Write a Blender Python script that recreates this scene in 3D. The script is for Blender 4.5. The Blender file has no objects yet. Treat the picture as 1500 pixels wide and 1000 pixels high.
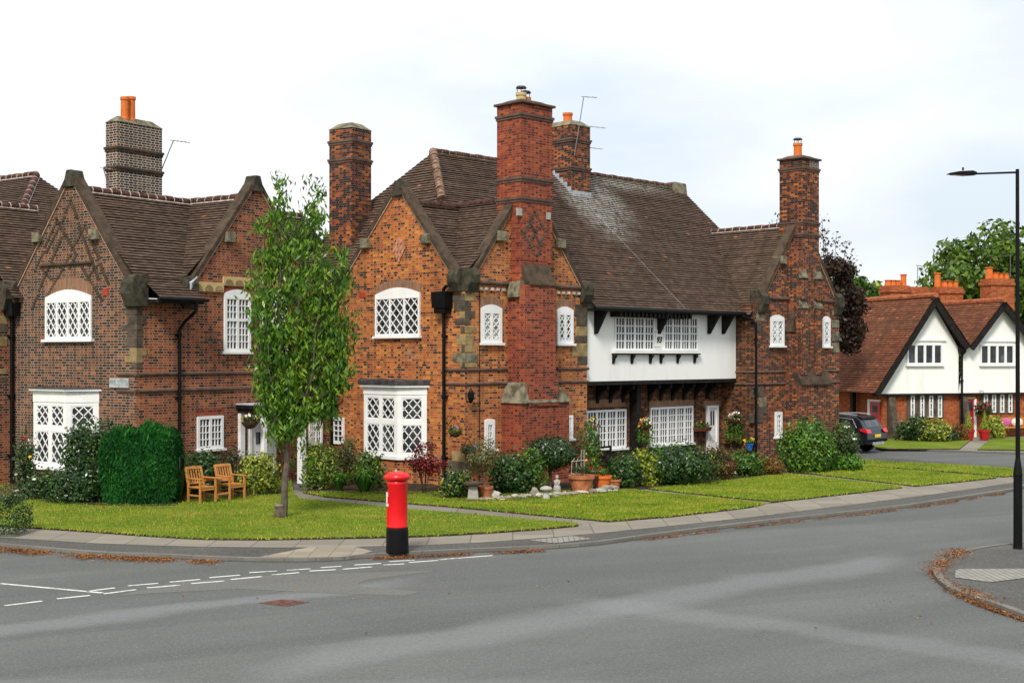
import bpy, bmesh, math, random
import numpy as np
from mathutils import Vector
R = math.radians
rng = np.random.default_rng(7)
random.seed(7)
scene = bpy.context.scene
COL = scene.collection

# ------------------------------------------------------------------ survey of the photograph
CAM_H, FPX, CX, HY = 4.0, 1900.0, 750.0, 521.0     # eye height, focal length, principal column, horizon row (1500 px wide frame)

def ground_at(u, v, z=0.0):
    Y = FPX * (CAM_H - z) / (v - HY)
    return Vector(((u - CX) / FPX * Y, Y, z))

class Wall:
    """a vertical plane: origin (x, y), direction d along it, outward normal n"""
    def __init__(self, o, d, n):
        self.o, self.d, self.n = Vector((o[0], o[1], 0)), Vector((d[0], d[1], 0)).normalized(), Vector((n[0], n[1], 0)).normalized()
    def p(self, s, o, z):
        q = self.o + self.d * s + self.n * o
        return Vector((q.x, q.y, z))
    def sz(self, u, v, off=0.0):
        c = self.o + self.n * off
        r = Vector(((u - CX) / FPX, 1.0, 0))
        k = c.dot(self.n) / r.dot(self.n)
        return (r * k - c).dot(self.d), CAM_H + k * (HY - v) / FPX
    def rect(self, u0, v0, u1, v1, off=0.0):
        um, vm = (u0 + u1) / 2, (v0 + v1) / 2
        a, b = self.sz(u0, vm, off)[0], self.sz(u1, vm, off)[0]
        c, d = self.sz(um, v0, off)[1], self.sz(um, v1, off)[1]
        return min(a, b), max(a, b), min(c, d), max(c, d)
    def s(self, u, off=0.0): return self.sz(u, HY, off)[0]
    def shifted(self, off): 
        q = self.o + self.n * off
        return Wall((q.x, q.y), self.d, self.n)

class Frame:
    """corner of a building: t runs along one wall, s along the other"""
    def __init__(self, k, ang):
        self.k = Vector((k[0], k[1], 0)); a = R(ang)
        self.dt, self.ds = Vector((math.cos(a), math.sin(a), 0)), Vector((-math.sin(a), math.cos(a), 0))
    def p(self, t, s, z):
        q = self.k + self.dt * t + self.ds * s
        return Vector((q.x, q.y, z))
    def wall_s(self, t=0.0, s0=0.0):   # wall in the plane t = const, coordinate s
        q = self.p(t, s0, 0); return Wall((q.x, q.y), self.ds, -self.dt)
    def wall_t(self, s=0.0, t0=0.0):   # wall in the plane s = const, coordinate t
        q = self.p(t0, s, 0); return Wall((q.x, q.y), self.dt, -self.ds)

# ------------------------------------------------------------------ objects
def root_loc(o):
    while o.parent is not None: o = o.parent
    return o.location.copy()

def thing(name, label, cat, loc=(0, 0, 0), group=None):
    o = bpy.data.objects.new(name, None); COL.objects.link(o)
    o.location = loc; o.empty_display_size = .2
    return tag(o, label, cat, group)

def tag(o, label=None, cat=None, group=None, kind=None):
    if label: o['label'] = label
    if cat: o['category'] = cat
    if group: o['group'] = group
    if kind: o['kind'] = kind
    return o

def copy_tree(o, parent=None):
    c = o.copy(); COL.objects.link(c); c.parent = parent
    for ch in [x for x in bpy.data.objects if x.parent == o]: copy_tree(ch, c)
    return c

class MB:
    def __init__(self): self.v, self.f, self.m, self.cur, self.uvs = [], [], [], 0, {}
    def mat(self, i): self.cur = i; return self
    def poly(self, pts):
        n = len(self.v); self.v += [Vector(p) for p in pts]
        self.f.append(tuple(range(n, n + len(pts)))); self.m.append(self.cur); return self
    def quads(self, vs, fs):
        n = len(self.v); self.v += [Vector(p) for p in vs]
        for f in fs: self.f.append(tuple(i + n for i in f)); self.m.append(self.cur)
        return self
    def hexa(self, c):
        return self.quads(c, [(0, 3, 2, 1), (4, 5, 6, 7), (0, 1, 5, 4), (1, 2, 6, 5), (2, 3, 7, 6), (3, 0, 4, 7)])
    def box(self, W, s0, s1, o0, o1, z0, z1):
        return self.hexa([W.p(s0, o0, z0), W.p(s1, o0, z0), W.p(s1, o1, z0), W.p(s0, o1, z0),
                          W.p(s0, o0, z1), W.p(s1, o0, z1), W.p(s1, o1, z1), W.p(s0, o1, z1)])
    def tbox(self, W, s0, s1, o0, o1, z0, z1, ts, to0, to1):   # box whose top is inset by ts at the sides, to0/to1 at back/front
        return self.hexa([W.p(s0, o0, z0), W.p(s1, o0, z0), W.p(s1, o1, z0), W.p(s0, o1, z0),
                          W.p(s0 + ts, o0 + to0, z1), W.p(s1 - ts, o0 + to0, z1), W.p(s1 - ts, o1 - to1, z1), W.p(s0 + ts, o1 - to1, z1)])
    def prism(self, W, pts, o0, o1):
        n = len(pts); vs = [W.p(s, o0, z) for s, z in pts] + [W.p(s, o1, z) for s, z in pts]
        return self.quads(vs, [tuple(range(n - 1, -1, -1)), tuple(range(n, 2 * n))] + [(i, (i + 1) % n, (i + 1) % n + n, i + n) for i in range(n)])
    def sideprism(self, W, pts, s0, s1):      # profile in (o, z) swept along s
        n = len(pts); vs = [W.p(s0, o, z) for o, z in pts] + [W.p(s1, o, z) for o, z in pts]
        return self.quads(vs, [tuple(range(n - 1, -1, -1)), tuple(range(n, 2 * n))] + [(i, (i + 1) % n, (i + 1) % n + n, i + n) for i in range(n)])
    def bar(self, W, a, b, w, o0, o1):
        d = Vector((b[0] - a[0], b[1] - a[1]))
        if d.length < 1e-5: return self
        d.normalize(); q = Vector((-d.y, d.x)) * w / 2
        return self.prism(W, [(a[0] + q.x, a[1] + q.y), (a[0] - q.x, a[1] - q.y), (b[0] - q.x, b[1] - q.y), (b[0] + q.x, b[1] + q.y)], o0, o1)
    def tube(self, p0, p1, r0, r1=None, n=10, caps=True):
        r1 = r0 if r1 is None else r1; p0, p1 = Vector(p0), Vector(p1)
        d = (p1 - p0).normalized(); a = d.orthogonal().normalized(); b = d.cross(a)
        vs = []
        for p, r in ((p0, r0), (p1, r1)):
            vs += [p + (a * math.cos(2 * math.pi * i / n) + b * math.sin(2 * math.pi * i / n)) * r for i in range(n)]
        fs = [(i, (i + 1) % n, (i + 1) % n + n, i + n) for i in range(n)]
        if caps: fs += [tuple(range(n - 1, -1, -1)), tuple(range(n, 2 * n))]
        return self.quads(vs, fs)
    def path(self, pts, r, n=8):
        for a, b in zip(pts, pts[1:]): self.tube(a, b, r, n=n)
        return self
    def lathe(self, c, prof, n=24):
        c = Vector(c); k = len(prof); vs = []
        for r, z in prof: vs += [c + Vector((r * math.cos(2 * math.pi * i / n), r * math.sin(2 * math.pi * i / n), z)) for i in range(n)]
        fs = [(j * n + i, j * n + (i + 1) % n, (j + 1) * n + (i + 1) % n, (j + 1) * n + i) for j in range(k - 1) for i in range(n)]
        fs += [tuple(range(n - 1, -1, -1)), tuple(range((k - 1) * n, k * n))]
        return self.quads(vs, fs)
    def blob(self, c, r, seed=0, rough=.18, n=2):
        bm = bmesh.new(); bmesh.ops.create_icosphere(bm, subdivisions=n, radius=1.0)
        rr = random.Random(seed); ph = [rr.uniform(0, 6.28) for _ in range(9)]
        vs = []
        for v in bm.verts:
            p = v.co; k = 1 + rough * (math.sin(3.1 * p.x + ph[0]) * math.sin(2.7 * p.y + ph[1]) + .7 * math.sin(5.3 * p.z + ph[2] + 3 * p.x) + .4 * math.sin(9 * p.y + ph[3]))
            vs.append(Vector((c[0] + p.x * r[0] * k, c[1] + p.y * r[1] * k, c[2] + p.z * r[2] * k)))
        fs = [tuple(v.index for v in f.verts) for f in bm.faces]; bm.free()
        return self.quads(vs, fs)
    def build(self, name, mats, parent=None, smooth=False, closed=True, bevel=0.0):
        me = bpy.data.meshes.new(name)
        loc = root_loc(parent) if parent is not None else Vector((0, 0, 0))
        me.from_pydata([v - loc for v in self.v], [], self.f)
        mats = mats if isinstance(mats, (list, tuple)) else [mats]
        for m in mats: me.materials.append(m)
        if any(self.m): me.polygons.foreach_set('material_index', self.m)
        if closed:
            bm = bmesh.new(); bm.from_mesh(me); bmesh.ops.recalc_face_normals(bm, faces=bm.faces); bm.to_mesh(me); bm.free()
        if smooth: me.polygons.foreach_set('use_smooth', [True] * len(me.polygons))
        auto_uv(me, loc)
        if self.uvs:
            d = me.uv_layers[0].data
            for fi, l in self.uvs.items():
                for li, c in zip(me.polygons[fi].loop_indices, l): d[li].uv = c
        o = bpy.data.objects.new(name, me); COL.objects.link(o)
        if parent is not None: o.parent = parent
        if bevel > 0:
            b = o.modifiers.new('soft_edges', 'BEVEL'); b.width = bevel; b.segments = 2; b.limit_method = 'ANGLE'
        return o

def auto_uv(me, loc):
    uv = me.uv_layers.new(name='UVMap').data
    up = Vector((0, 0, 1))
    for p in me.polygons:
        n = p.normal
        if abs(n.z) > .985: a, b = Vector((1, 0, 0)), Vector((0, 1, 0))
        else:
            a = up.cross(n).normalized(); b = n.cross(a)
        for li in p.loop_indices:
            c = me.vertices[me.loops[li].vertex_index].co + loc
            uv[li].uv = (c.dot(a), c.dot(b))

def clip(poly, f, val, keep_ge):
    out = []
    for i, a in enumerate(poly):
        b = poly[(i + 1) % len(poly)]; fa, fb = f(a) - val, f(b) - val
        if not keep_ge: fa, fb = -fa, -fb
        if fa >= 0: out.append(a)
        if (fa >= 0) != (fb >= 0): out.append(a + (b - a) * (fa / (fa - fb)))
    return out

def tiles(mb, pts, gauge=.125, thick=.037):
    """courses of plain tiles over a planar convex slope, each course a real step over the one below"""
    pts = [Vector(p) for p in pts]
    n = (pts[1] - pts[0]).cross(pts[2] - pts[0]).normalized()
    if n.z < 0: n = -n
    u = Vector((0, 0, 1)).cross(n).normalized(); v = n.cross(u)
    lo = min(p.dot(v) for p in pts); hi = max(p.dot(v) for p in pts)
    k0, k1 = math.floor(lo / gauge), math.ceil(hi / gauge)
    for k in range(k0, k1):
        a, b = k * gauge, (k + 1) * gauge
        q = clip(clip(pts, lambda p: p.dot(v), a, True), lambda p: p.dot(v), b, False)
        if len(q) < 3: continue
        wob = .004 * math.sin(k * 1.7) + .003 * math.sin(k * .61)
        if (q[1] - q[0]).cross(q[2] - q[1]).dot(n) < 0: q = q[::-1]
        mb.mat(0).poly([p + n * (thick * (1 - (p.dot(v) - a) / gauge) + .002 + wob) for p in q])
        mb.uvs[len(mb.f) - 1] = [(p.dot(u), min(max(p.dot(v), a + .002), b - .002)) for p in q]
        low = sorted([p for p in q if p.dot(v) - a < 1e-4], key=lambda p: p.dot(u))
        if len(low) >= 2:
            e0, e1 = low[0], low[-1]
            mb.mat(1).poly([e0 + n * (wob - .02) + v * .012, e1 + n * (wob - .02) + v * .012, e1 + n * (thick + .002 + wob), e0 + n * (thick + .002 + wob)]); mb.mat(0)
    return mb

def ridge(parent, p0, p1, mats, r=.13, step=.33, mortar=True):
    mb = MB(); p0, p1 = Vector(p0), Vector(p1); L = (p1 - p0).length; d = (p1 - p0) / L
    k = max(1, int(L / step))
    for i in range(k):
        a, b = p0 + d * (L * i / k), p0 + d * (L * (i + 1) / k - .02)
        dz = Vector((0, 0, .012 * math.sin(i * 2.3)))
        mb.mat(0).tube(a + dz, b + dz, r, r * .97, n=10)
        mb.mat(1).tube(b - d * .002, b + d * .022, r * 1.03, n=10)
    mb.mat(1)
    a = Vector((0, 0, 1)).cross(d).normalized()
    for s in (-1, 1):
        q = a * (s * r * .9); z = Vector((0, 0, -r * .55))
        mb.tube(p0 + q + z, p1 + q + z, .022, n=6)
    return mb.build('ridge_tile', mats, parent)
# ------------------------------------------------------------------ materials
class NT:
    def __init__(self, name, rough=.8, spec=.3):
        self.m = bpy.data.materials.new(name); self.m.use_nodes = True
        self.nt = self.m.node_tree; self.b = self.nt.nodes['Principled BSDF']
        self.b.inputs['Roughness'].default_value = rough
        self.b.inputs['Specular IOR Level'].default_value = spec
    def n(self, t, **k):
        nd = self.nt.nodes.new(t)
        for a, v in k.items(): setattr(nd, a, v)
        return nd
    def put(self, sock, v):
        if isinstance(v, bpy.types.NodeSocket): self.nt.links.new(v, sock)
        elif v is not None: sock.default_value = v
    def math(self, op, a, b=None, c=None, clamp=False):
        nd = self.n('ShaderNodeMath', operation=op, use_clamp=clamp)
        for i, x in enumerate((a, b, c)):
            if x is not None: self.put(nd.inputs[i], x)
        return nd.outputs[0]
    def uv(self):
        nd = self.n('ShaderNodeUVMap'); nd.uv_map = 'UVMap'
        s = self.n('ShaderNodeSeparateXYZ'); self.nt.links.new(nd.outputs[0], s.inputs[0])
        return s.outputs[0], s.outputs[1], nd.outputs[0]
    def pos(self): return self.n('ShaderNodeNewGeometry').outputs['Position']
    def noise(self, scale, vec=None, detail=4, rough=.55, dist=0.0):
        nd = self.n('ShaderNodeTexNoise'); nd.inputs['Scale'].default_value = scale
        nd.inputs['Detail'].default_value = detail; nd.inputs['Roughness'].default_value = rough; nd.inputs['Distortion'].default_value = dist
        self.put(nd.inputs['Vector'], vec if vec is not None else self.pos()); return nd.outputs[0]
    def white(self, a, b):
        c = self.n('ShaderNodeCombineXYZ'); self.put(c.inputs[0], a); self.put(c.inputs[1], b)
        w = self.n('ShaderNodeTexWhiteNoise', noise_dimensions='2D'); self.nt.links.new(c.outputs[0], w.inputs[0]); return w.outputs[0]
    def ramp(self, fac, stops, interp='LINEAR'):
        nd = self.n('ShaderNodeValToRGB'); cr = nd.color_ramp; cr.interpolation = interp
        while len(cr.elements) < len(stops): cr.elements.new(.5)
        for e, (p, c) in zip(cr.elements, stops): e.position = p; e.color = (*c, 1) if len(c) == 3 else c
        self.put(nd.inputs[0], fac); return nd.outputs[0]
    def mix(self, fac, a, b, mode='MIX'):
        nd = self.n('ShaderNodeMix', data_type='RGBA', blend_type=mode)
        self.put(nd.inputs[0], fac)
        for i, x in ((6, a), (7, b)): self.put(nd.inputs[i], (*x, 1) if isinstance(x, tuple) and len(x) == 3 else x)
        return nd.outputs[2]
    def vec(self, v, scale):
        nd = self.n('ShaderNodeVectorMath', operation='MULTIPLY'); self.put(nd.inputs[0], v); nd.inputs[1].default_value = scale; return nd.outputs[0]
    def bump(self, h, strength=.5, dist=.02):
        nd = self.n('ShaderNodeBump'); nd.inputs['Strength'].default_value = strength; nd.inputs['Distance'].default_value = dist
        self.put(nd.inputs['Height'], h); self.nt.links.new(nd.outputs[0], self.b.inputs['Normal'])
    def color(self, c): self.put(self.b.inputs['Base Color'], (*c, 1) if isinstance(c, tuple) else c); return self

def plain(name, c, rough=.6, spec=.3, var=.15, scale=3.0, metal=0.0, bump=0.0):
    t = NT(name, rough, spec); n = t.noise(scale)
    dark = tuple(x * (1 - var * 1.6) for x in c); lite = tuple(min(1, x * (1 + var)) for x in c)
    t.color(t.ramp(n, [(.3, dark), (.7, lite)])); t.b.inputs['Metallic'].default_value = metal
    if bump: t.bump(t.noise(scale * 12), bump, .01)
    return t.m

def brick(name, stops, mortar, mw=.17, soot=.5, sootcol=(.05, .035, .03), w=.225, h=.075, sootscale=.45, pale=0.0, head=.25, drip=.25):
    t = NT(name, .88, .15); u, v, uvv = t.uv()
    row = t.math('FLOOR', t.math('DIVIDE', v, h)); fv = t.math('FRACT', t.math('DIVIDE', v, h))
    par = t.math('MULTIPLY', t.math('MODULO', t.math('ABSOLUTE', row), 2.0), .5)
    uu = t.math('ADD', t.math('DIVIDE', u, w * 1.5), par)        # stretcher and header alternate in every course
    fu = t.math('FRACT', uu); hd = t.math('GREATER_THAN', fu, .667)
    idx = t.math('ADD', t.math('MULTIPLY', t.math('FLOOR', uu), 2.0), hd)
    rnd = t.math('SUBTRACT', t.white(idx, row), t.math('MULTIPLY', hd, head), clamp=True); rnd2 = t.white(t.math('ADD', idx, 91.7), row)
    jw = mw * h / (w * 1.5) * 1.1
    joint = t.math('MAXIMUM', t.math('LESS_THAN', fu, jw), t.math('LESS_THAN', t.math('ABSOLUTE', t.math('SUBTRACT', fu, .667)), jw * .5))
    mort = t.math('MAXIMUM', t.math('LESS_THAN', fv, mw), joint)
    big = t.noise(sootscale, detail=5, rough=.6)
    col = t.ramp(t.math('ADD', t.math('MULTIPLY', rnd, .8), t.math('MULTIPLY', t.math('SUBTRACT', big, .4), .5), clamp=True), stops)
    col = t.mix(t.math('MULTIPLY', rnd2, .25), col, (.02, .012, .01))
    mcol = t.mix(t.noise(1.1, detail=3), tuple(x * .55 for x in mortar), mortar)
    col = t.mix(t.math('MULTIPLY', mort, .9), col, mcol)
    s1 = t.math('MULTIPLY', t.ramp(t.noise(sootscale * 1.7, detail=6, rough=.65), [(.45, (0, 0, 0)), (.72, (1, 1, 1))]), soot)
    col = t.mix(s1, col, sootcol)
    if pale: 
        s2 = t.math('MULTIPLY', t.ramp(t.noise(1.6, detail=5), [(.6, (0, 0, 0)), (.7, (1, 1, 1))]), pale)
        col = t.mix(s2, col, (.4, .33, .26))
    if drip:      # damp and soot washed down the face
        dn = t.noise(1.0, t.vec(t.pos(), (1.6, 1.6, .22)), detail=6, rough=.65)
        col = t.mix(t.math('MULTIPLY', t.ramp(dn, [(.48, (0, 0, 0)), (.7, (1, 1, 1))]), drip), col, sootcol)
        gn = t.noise(.28, detail=3)
        col = t.mix(t.math('MULTIPLY', t.ramp(gn, [(.4, (0, 0, 0)), (.65, (1, 1, 1))]), .35), col, t.mix(1.0, col, (.62, .5, .42), 'MULTIPLY'))
    t.color(col)
    t.bump(t.math('SUBTRACT', 1.0, mort), .5, .012)
    return t.m

def tile(name, stops, odd=(.30, .11, .06), oddp=.004, lichen=0.0, gauge=.125, w=.17, moss=.35, streak=None):
    t = NT(name, .85, .2); u, v, uvv = t.uv()
    row = t.math('FLOOR', t.math('DIVIDE', v, gauge))
    uu = t.math('ADD', t.math('DIVIDE', u, w), t.math('MULTIPLY', t.math('MODULO', t.math('ABSOLUTE', row), 2.0), .5))
    idx = t.math('FLOOR', uu); rnd = t.white(idx, row)
    col = t.ramp(rnd, stops)
    big = t.noise(.5, detail=5, rough=.65)
    col = t.mix(t.math('MULTIPLY', t.ramp(big, [(.35, (0, 0, 0)), (.7, (1, 1, 1))]), moss), col, (.05, .042, .025))
    sv = t.vec(uvv, (2.2, .25, 1)); st = t.noise(1.0, sv, detail=5)
    col = t.mix(t.math('MULTIPLY', t.ramp(st, [(.5, (0, 0, 0)), (.75, (1, 1, 1))]), .5), col, (.022, .017, .014))
    col = t.mix(t.math('GREATER_THAN', t.white(t.math('ADD', idx, 37.3), row), 1 - oddp), col, odd)
    if lichen:
        hi = t.math('MULTIPLY', t.ramp(t.noise(5.0, t.vec(uvv, (1.6, .5, 1)), detail=6, rough=.7), [(.5, (0, 0, 0)), (.62, (1, 1, 1))]), lichen)
        col = t.mix(hi, col, (.5, .5, .46))
    if streak:   # lichen and lime washed down below the chimney and the ridge, in slope coordinates (centre u, spread, top v, length, strength)
        tot = None
        for (cu, su, tv, ln, k) in streak:
            du = t.math('DIVIDE', t.math('ABSOLUTE', t.math('SUBTRACT', u, cu)), su)
            dv = t.math('DIVIDE', t.math('SUBTRACT', tv, v), ln)
            a = t.math('SUBTRACT', 1.0, du, clamp=True); b = t.math('SUBTRACT', 1.0, t.math('ABSOLUTE', dv), clamp=True)
            nn = t.noise(3.5, t.vec(uvv, (2.6, .9, 1)), detail=7, rough=.75)
            q = t.math('MULTIPLY', t.math('MULTIPLY', t.math('MULTIPLY', a, b), k), t.ramp(nn, [(.42, (0, 0, 0)), (.6, (1, 1, 1))]))
            tot = q if tot is None else t.math('MAXIMUM', tot, q)
        col = t.mix(t.math('MINIMUM', tot, .6), col, (.46, .45, .40))
    t.color(col)
    gap = t.math('LESS_THAN', t.math('FRACT', uu), .05)
    t.bump(t.math('ADD', t.math('SUBTRACT', 1.0, gap), t.math('MULTIPLY', rnd, .4)), .5, .012)
    return t.m

def leafmat(name, stops, rough=.5, trans=.25, spec=.3):
    t = NT(name, rough, spec); u, v, _ = t.uv()
    n = t.noise(.9, detail=2)
    f = t.math('ADD', t.math('MULTIPLY', u, .75), t.math('MULTIPLY', t.math('SUBTRACT', n, .4), .7), clamp=True)
    c = t.ramp(f, stops); t.color(c)
    if trans:
        tr = t.n('ShaderNodeBsdfTranslucent'); t.nt.links.new(c, tr.inputs[0])
        mx = t.n('ShaderNodeMixShader'); mx.inputs[0].default_value = trans
        t.nt.links.new(t.b.outputs[0], mx.inputs[1]); t.nt.links.new(tr.outputs[0], mx.inputs[2])
        t.nt.links.new(mx.outputs[0], t.nt.nodes['Material Output'].inputs[0])
    return t.m

def stone(name, c, dark=(.03, .028, .02), amount=.6, scale=2.5):
    t = NT(name, .9, .15)
    n = t.noise(scale, detail=6, rough=.65); n2 = t.noise(scale * 7, detail=3)
    col = t.mix(n2, tuple(x * .6 for x in c), c)
    t.color(t.mix(t.math('MULTIPLY', t.ramp(n, [(.4, (0, 0, 0)), (.62, (1, 1, 1))]), amount), col, dark)); t.bump(n2, .5, .02)
    return t.m

def glass(name, c=(.012, .013, .015), rough=.04):
    t = NT(name, rough, .5); t.color(t.ramp(t.noise(1.4, detail=3, rough=.6), [(.42, c), (.6, tuple(x * 2.5 + .006 for x in c)), (.72, tuple(x * 3 + .06 for x in c))])); t.bump(t.noise(2.5, detail=1), .04, .05); return t.m  # pale patches painted into the pane colour imitate sky reflections and curtains

ORANGE = [(0, (.016, .011, .011)), (.12, (.06, .025, .016)), (.18, (.27, .068, .016)), (.5, (.47, .125, .020)), (.8, (.60, .21, .032)), (1, (.64, .28, .06))]
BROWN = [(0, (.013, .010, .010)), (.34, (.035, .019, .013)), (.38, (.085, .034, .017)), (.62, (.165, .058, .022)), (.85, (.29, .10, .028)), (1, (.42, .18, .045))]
GREYB = [(0, (.018, .015, .014)), (.5, (.05, .03, .022)), (.75, (.11, .06, .035)), (.92, (.3, .16, .05)), (1, (.42, .25, .08))]
REDB = [(0, (.05, .016, .014)), (.12, (.16, .03, .016)), (.4, (.28, .05, .02)), (.75, (.38, .08, .026)), (1, (.45, .12, .035))]
REDBR = [(0, (.016, .011, .011)), (.2, (.05, .018, .013)), (.26, (.17, .042, .018)), (.6, (.29, .068, .022)), (.85, (.42, .12, .028)), (1, (.5, .19, .04))]
SOOTB = [(0, (.015, .012, .012)), (.3, (.04, .018, .013)), (.42, (.17, .04, .016)), (.66, (.36, .09, .02)), (.85, (.52, .17, .03)), (1, (.6, .24, .05))]
FARB = [(0, (.26, .05, .018)), (.5, (.40, .10, .03)), (1, (.5, .17, .05))]
m_bA = brick('orange_brick', ORANGE, (.52, .33, .20), .20, .15, pale=.15, head=.2, drip=.3)
m_bB = brick('orange_brown_brick', ORANGE, (.52, .34, .22), .21, .2, head=.2, drip=.35)
m_bC = brick('brown_brick', BROWN, (.42, .33, .25), .26, .3, head=.12, drip=.35)
m_bD = brick('red_brown_brick', REDBR, (.44, .31, .22), .22, .22, head=.15, drip=.35)
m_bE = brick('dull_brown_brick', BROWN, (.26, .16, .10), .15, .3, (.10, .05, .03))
m_bF = brick('sooty_brick', SOOTB, (.32, .22, .16), .18, .5)
m_bR = brick('red_stack_brick', REDB, (.34, .22, .17), .14, .25, (.12, .035, .02))
m_bS = brick('sooty_stack_brick', SOOTB, (.26, .2, .16), .15, .55)
m_bP = brick('pointed_dark_brick', GREYB, (.64, .57, .47), .28, .15)
m_bFar = brick('bright_orange_brick', FARB, (.42, .22, .12), .13, .1, (.3, .08, .03))
m_bArch = brick('arch_brick', [(0, (.20, .07, .03)), (.5, (.36, .14, .05)), (1, (.48, .22, .09))], (.3, .22, .16), .12, .2, w=.08, h=.25)
TB = [(0, (.070, .043, .031)), (.4, (.094, .058, .041)), (.75, (.112, .070, .049)), (1, (.14, .086, .06))]
m_edge_shade = plain('tile_butt_shade', (.010, .007, .006), .95, .05, .3, 5)  # shadow line under each tile course, painted as near-black on the risers
m_tile = tile('brown_plain_tile', TB)
m_tileM = None
m_tileF = tile('red_plain_tile', [(0, (.13, .044, .024)), (.5, (.175, .06, .03)), (1, (.235, .085, .04))], odd=(.32, .12, .06), oddp=.02, moss=.3, gauge=.13)
m_ridge = plain('ridge_clay', (.075, .033, .025), .85, .15, .5, 6)
m_ridgeF = plain('orange_ridge_clay', (.33, .10, .04), .8, .2, .3, 6)
m_mortar = plain('lime_mortar', (.5, .44, .38), .9, .1, .3, 8)
m_mortarP = plain('pink_mortar', (.46, .30, .22), .9, .1, .25, 8)
m_coping = stone('mossy_coping', (.10, .068, .045), (.022, .018, .013), .7, 4)
m_kneel = stone('blackened_stone', (.085, .075, .05), (.012, .012, .010), .8, 5)
m_quoinT = stone('tan_sandstone', (.40, .29, .13), (.06, .045, .03), .55, 3)
m_quoinD = stone('dark_sandstone', (.13, .10, .07), (.025, .022, .02), .7, 4)
m_weather = stone('lichen_stone', (.27, .24, .16), (.035, .033, .022), .8, 4)
m_cream = stone('cream_stone', (.62, .46, .22), (.3, .2, .1), .25, 3)
m_white = plain('white_paint', (.74, .74, .72), .45, .35, .05, 2)
def rendermat():
    t = NT('white_render', .9, .1); d = t.noise(1.0, t.vec(t.pos(), (2.2, 2.2, .3)), detail=6, rough=.65)
    c = t.mix(t.math('MULTIPLY', t.ramp(d, [(.5, (0, 0, 0)), (.75, (1, 1, 1))]), .35), (.81, .80, .765), (.55, .53, .47))
    t.color(t.mix(t.math('MULTIPLY', t.noise(3, detail=5), .12), c, (.5, .49, .45))); t.bump(t.noise(26, detail=3), .3, .012); return t.m
m_render = rendermat()
m_black = plain('black_paint', (.005, .005, .0055), .45, .14, .2, 5)
m_timber = plain('black_timber', (.012, .010, .009), .7, .2, .4, 6)
m_glass = glass('dark_glass')
m_net = glass('net_curtain_glass', (.20, .21, .215), .1)
m_grey = glass('grey_glass', (.035, .04, .045), .06)
m_lead = plain('lead_sheet', (.34, .36, .38), .55, .4, .25, 5)
m_leadd = plain('dark_lead', (.05, .045, .045), .6, .3, .4, 5)
m_string = stone('sooty_string_brick', (.16, .10, .075), (.035, .03, .026), .6, 3)
m_pot = plain('orange_clay', (.58, .14, .025), .7, .25, .12, 4)
m_potd = plain('terracotta', (.42, .15, .06), .8, .2, .25, 5)
m_red = plain('red_gloss', (.66, .004, .006), .3, .45, .10, 2)
m_redd = plain('red_door_paint', (.38, .01, .012), .35, .5, .1, 3)
m_terr = plain('red_terracotta_vent', (.34, .04, .02), .8, .2, .15, 9)
m_pink = plain('pink_tile', (.44, .20, .12), .8, .2, .3, 9)
m_alu = plain('aerial_metal', (.16, .16, .165), .45, .5, .1, 5, .6)
def wood(name, c):
    t = NT(name, .5, .35); n = t.noise(9, t.vec(t.pos(), (1, 1, 6)), detail=4)
    t.color(t.ramp(n, [(.3, tuple(x * .6 for x in c)), (.7, c)])); return t.m
m_wood = wood('golden_wood', (.56, .24, .06))
m_bark = stone('cherry_bark', (.15, .12, .09), (.045, .036, .03), .6, 8)
m_barkd = stone('dark_bark', (.07, .05, .04), (.02, .016, .014), .6, 6)
L_cherry = leafmat('cherry_leaf', [(0, (.022, .065, .010)), (.4, (.065, .16, .014)), (.75, (.155, .27, .02)), (1, (.33, .40, .04))], .33)
L_dark = leafmat('dark_leaf', [(0, (.008, .022, .006)), (.5, (.022, .062, .012)), (.85, (.065, .135, .025)), (1, (.18, .26, .08))], .28, spec=.5)
L_mid = leafmat('mid_leaf', [(0, (.016, .045, .008)), (.45, (.05, .115, .014)), (.8, (.14, .24, .03)), (1, (.26, .34, .07))], .4)
L_bright = leafmat('bright_leaf', [(0, (.02, .07, .008)), (.5, (.065, .19, .015)), (1, (.20, .38, .03))], .4)
L_con = leafmat('conifer_leaf', [(0, (.003, .024, .005)), (.5, (.007, .07, .010)), (1, (.035, .19, .02))], .7, .12, .15)
L_yel = leafmat('variegated_leaf', [(0, (.05, .09, .012)), (.4, (.17, .22, .03)), (.75, (.42, .42, .05)), (1, (.65, .62, .18))], .45)
L_lime = leafmat('lime_leaf', [(0, (.10, .15, .012)), (.5, (.30, .36, .03)), (1, (.5, .52, .06))], .45)
L_brown = leafmat('brown_leaf', [(0, (.03, .02, .012)), (.5, (.08, .055, .03)), (.8, (.09, .09, .03)), (1, (.2, .10, .05))], .6)
L_rust = leafmat('rust_leaf', [(0, (.10, .035, .012)), (.5, (.22, .10, .02)), (.8, (.16, .15, .03)), (1, (.4, .10, .03))], .5)
L_acer = leafmat('red_leaf', [(0, (.06, .006, .008)), (.6, (.16, .010, .012)), (1, (.34, .03, .02))], .45)
L_beech = leafmat('purple_leaf', [(0, (.014, .009, .007)), (.6, (.042, .022, .015)), (.85, (.06, .04, .018)), (1, (.10, .065, .03))], .45)
L_tree = leafmat('plane_leaf', [(0, (.03, .06, .008)), (.45, (.075, .14, .015)), (.8, (.14, .22, .025)), (1, (.24, .30, .04))], .45)
L_olive = leafmat('olive_leaf', [(0, (.06, .065, .02)), (.6, (.14, .13, .045)), (1, (.22, .2, .08))], .5)
L_rose = leafmat('rose_leaf', [(0, (.018, .03, .010)), (.6, (.06, .08, .025)), (1, (.13, .14, .04))], .5)
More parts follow.
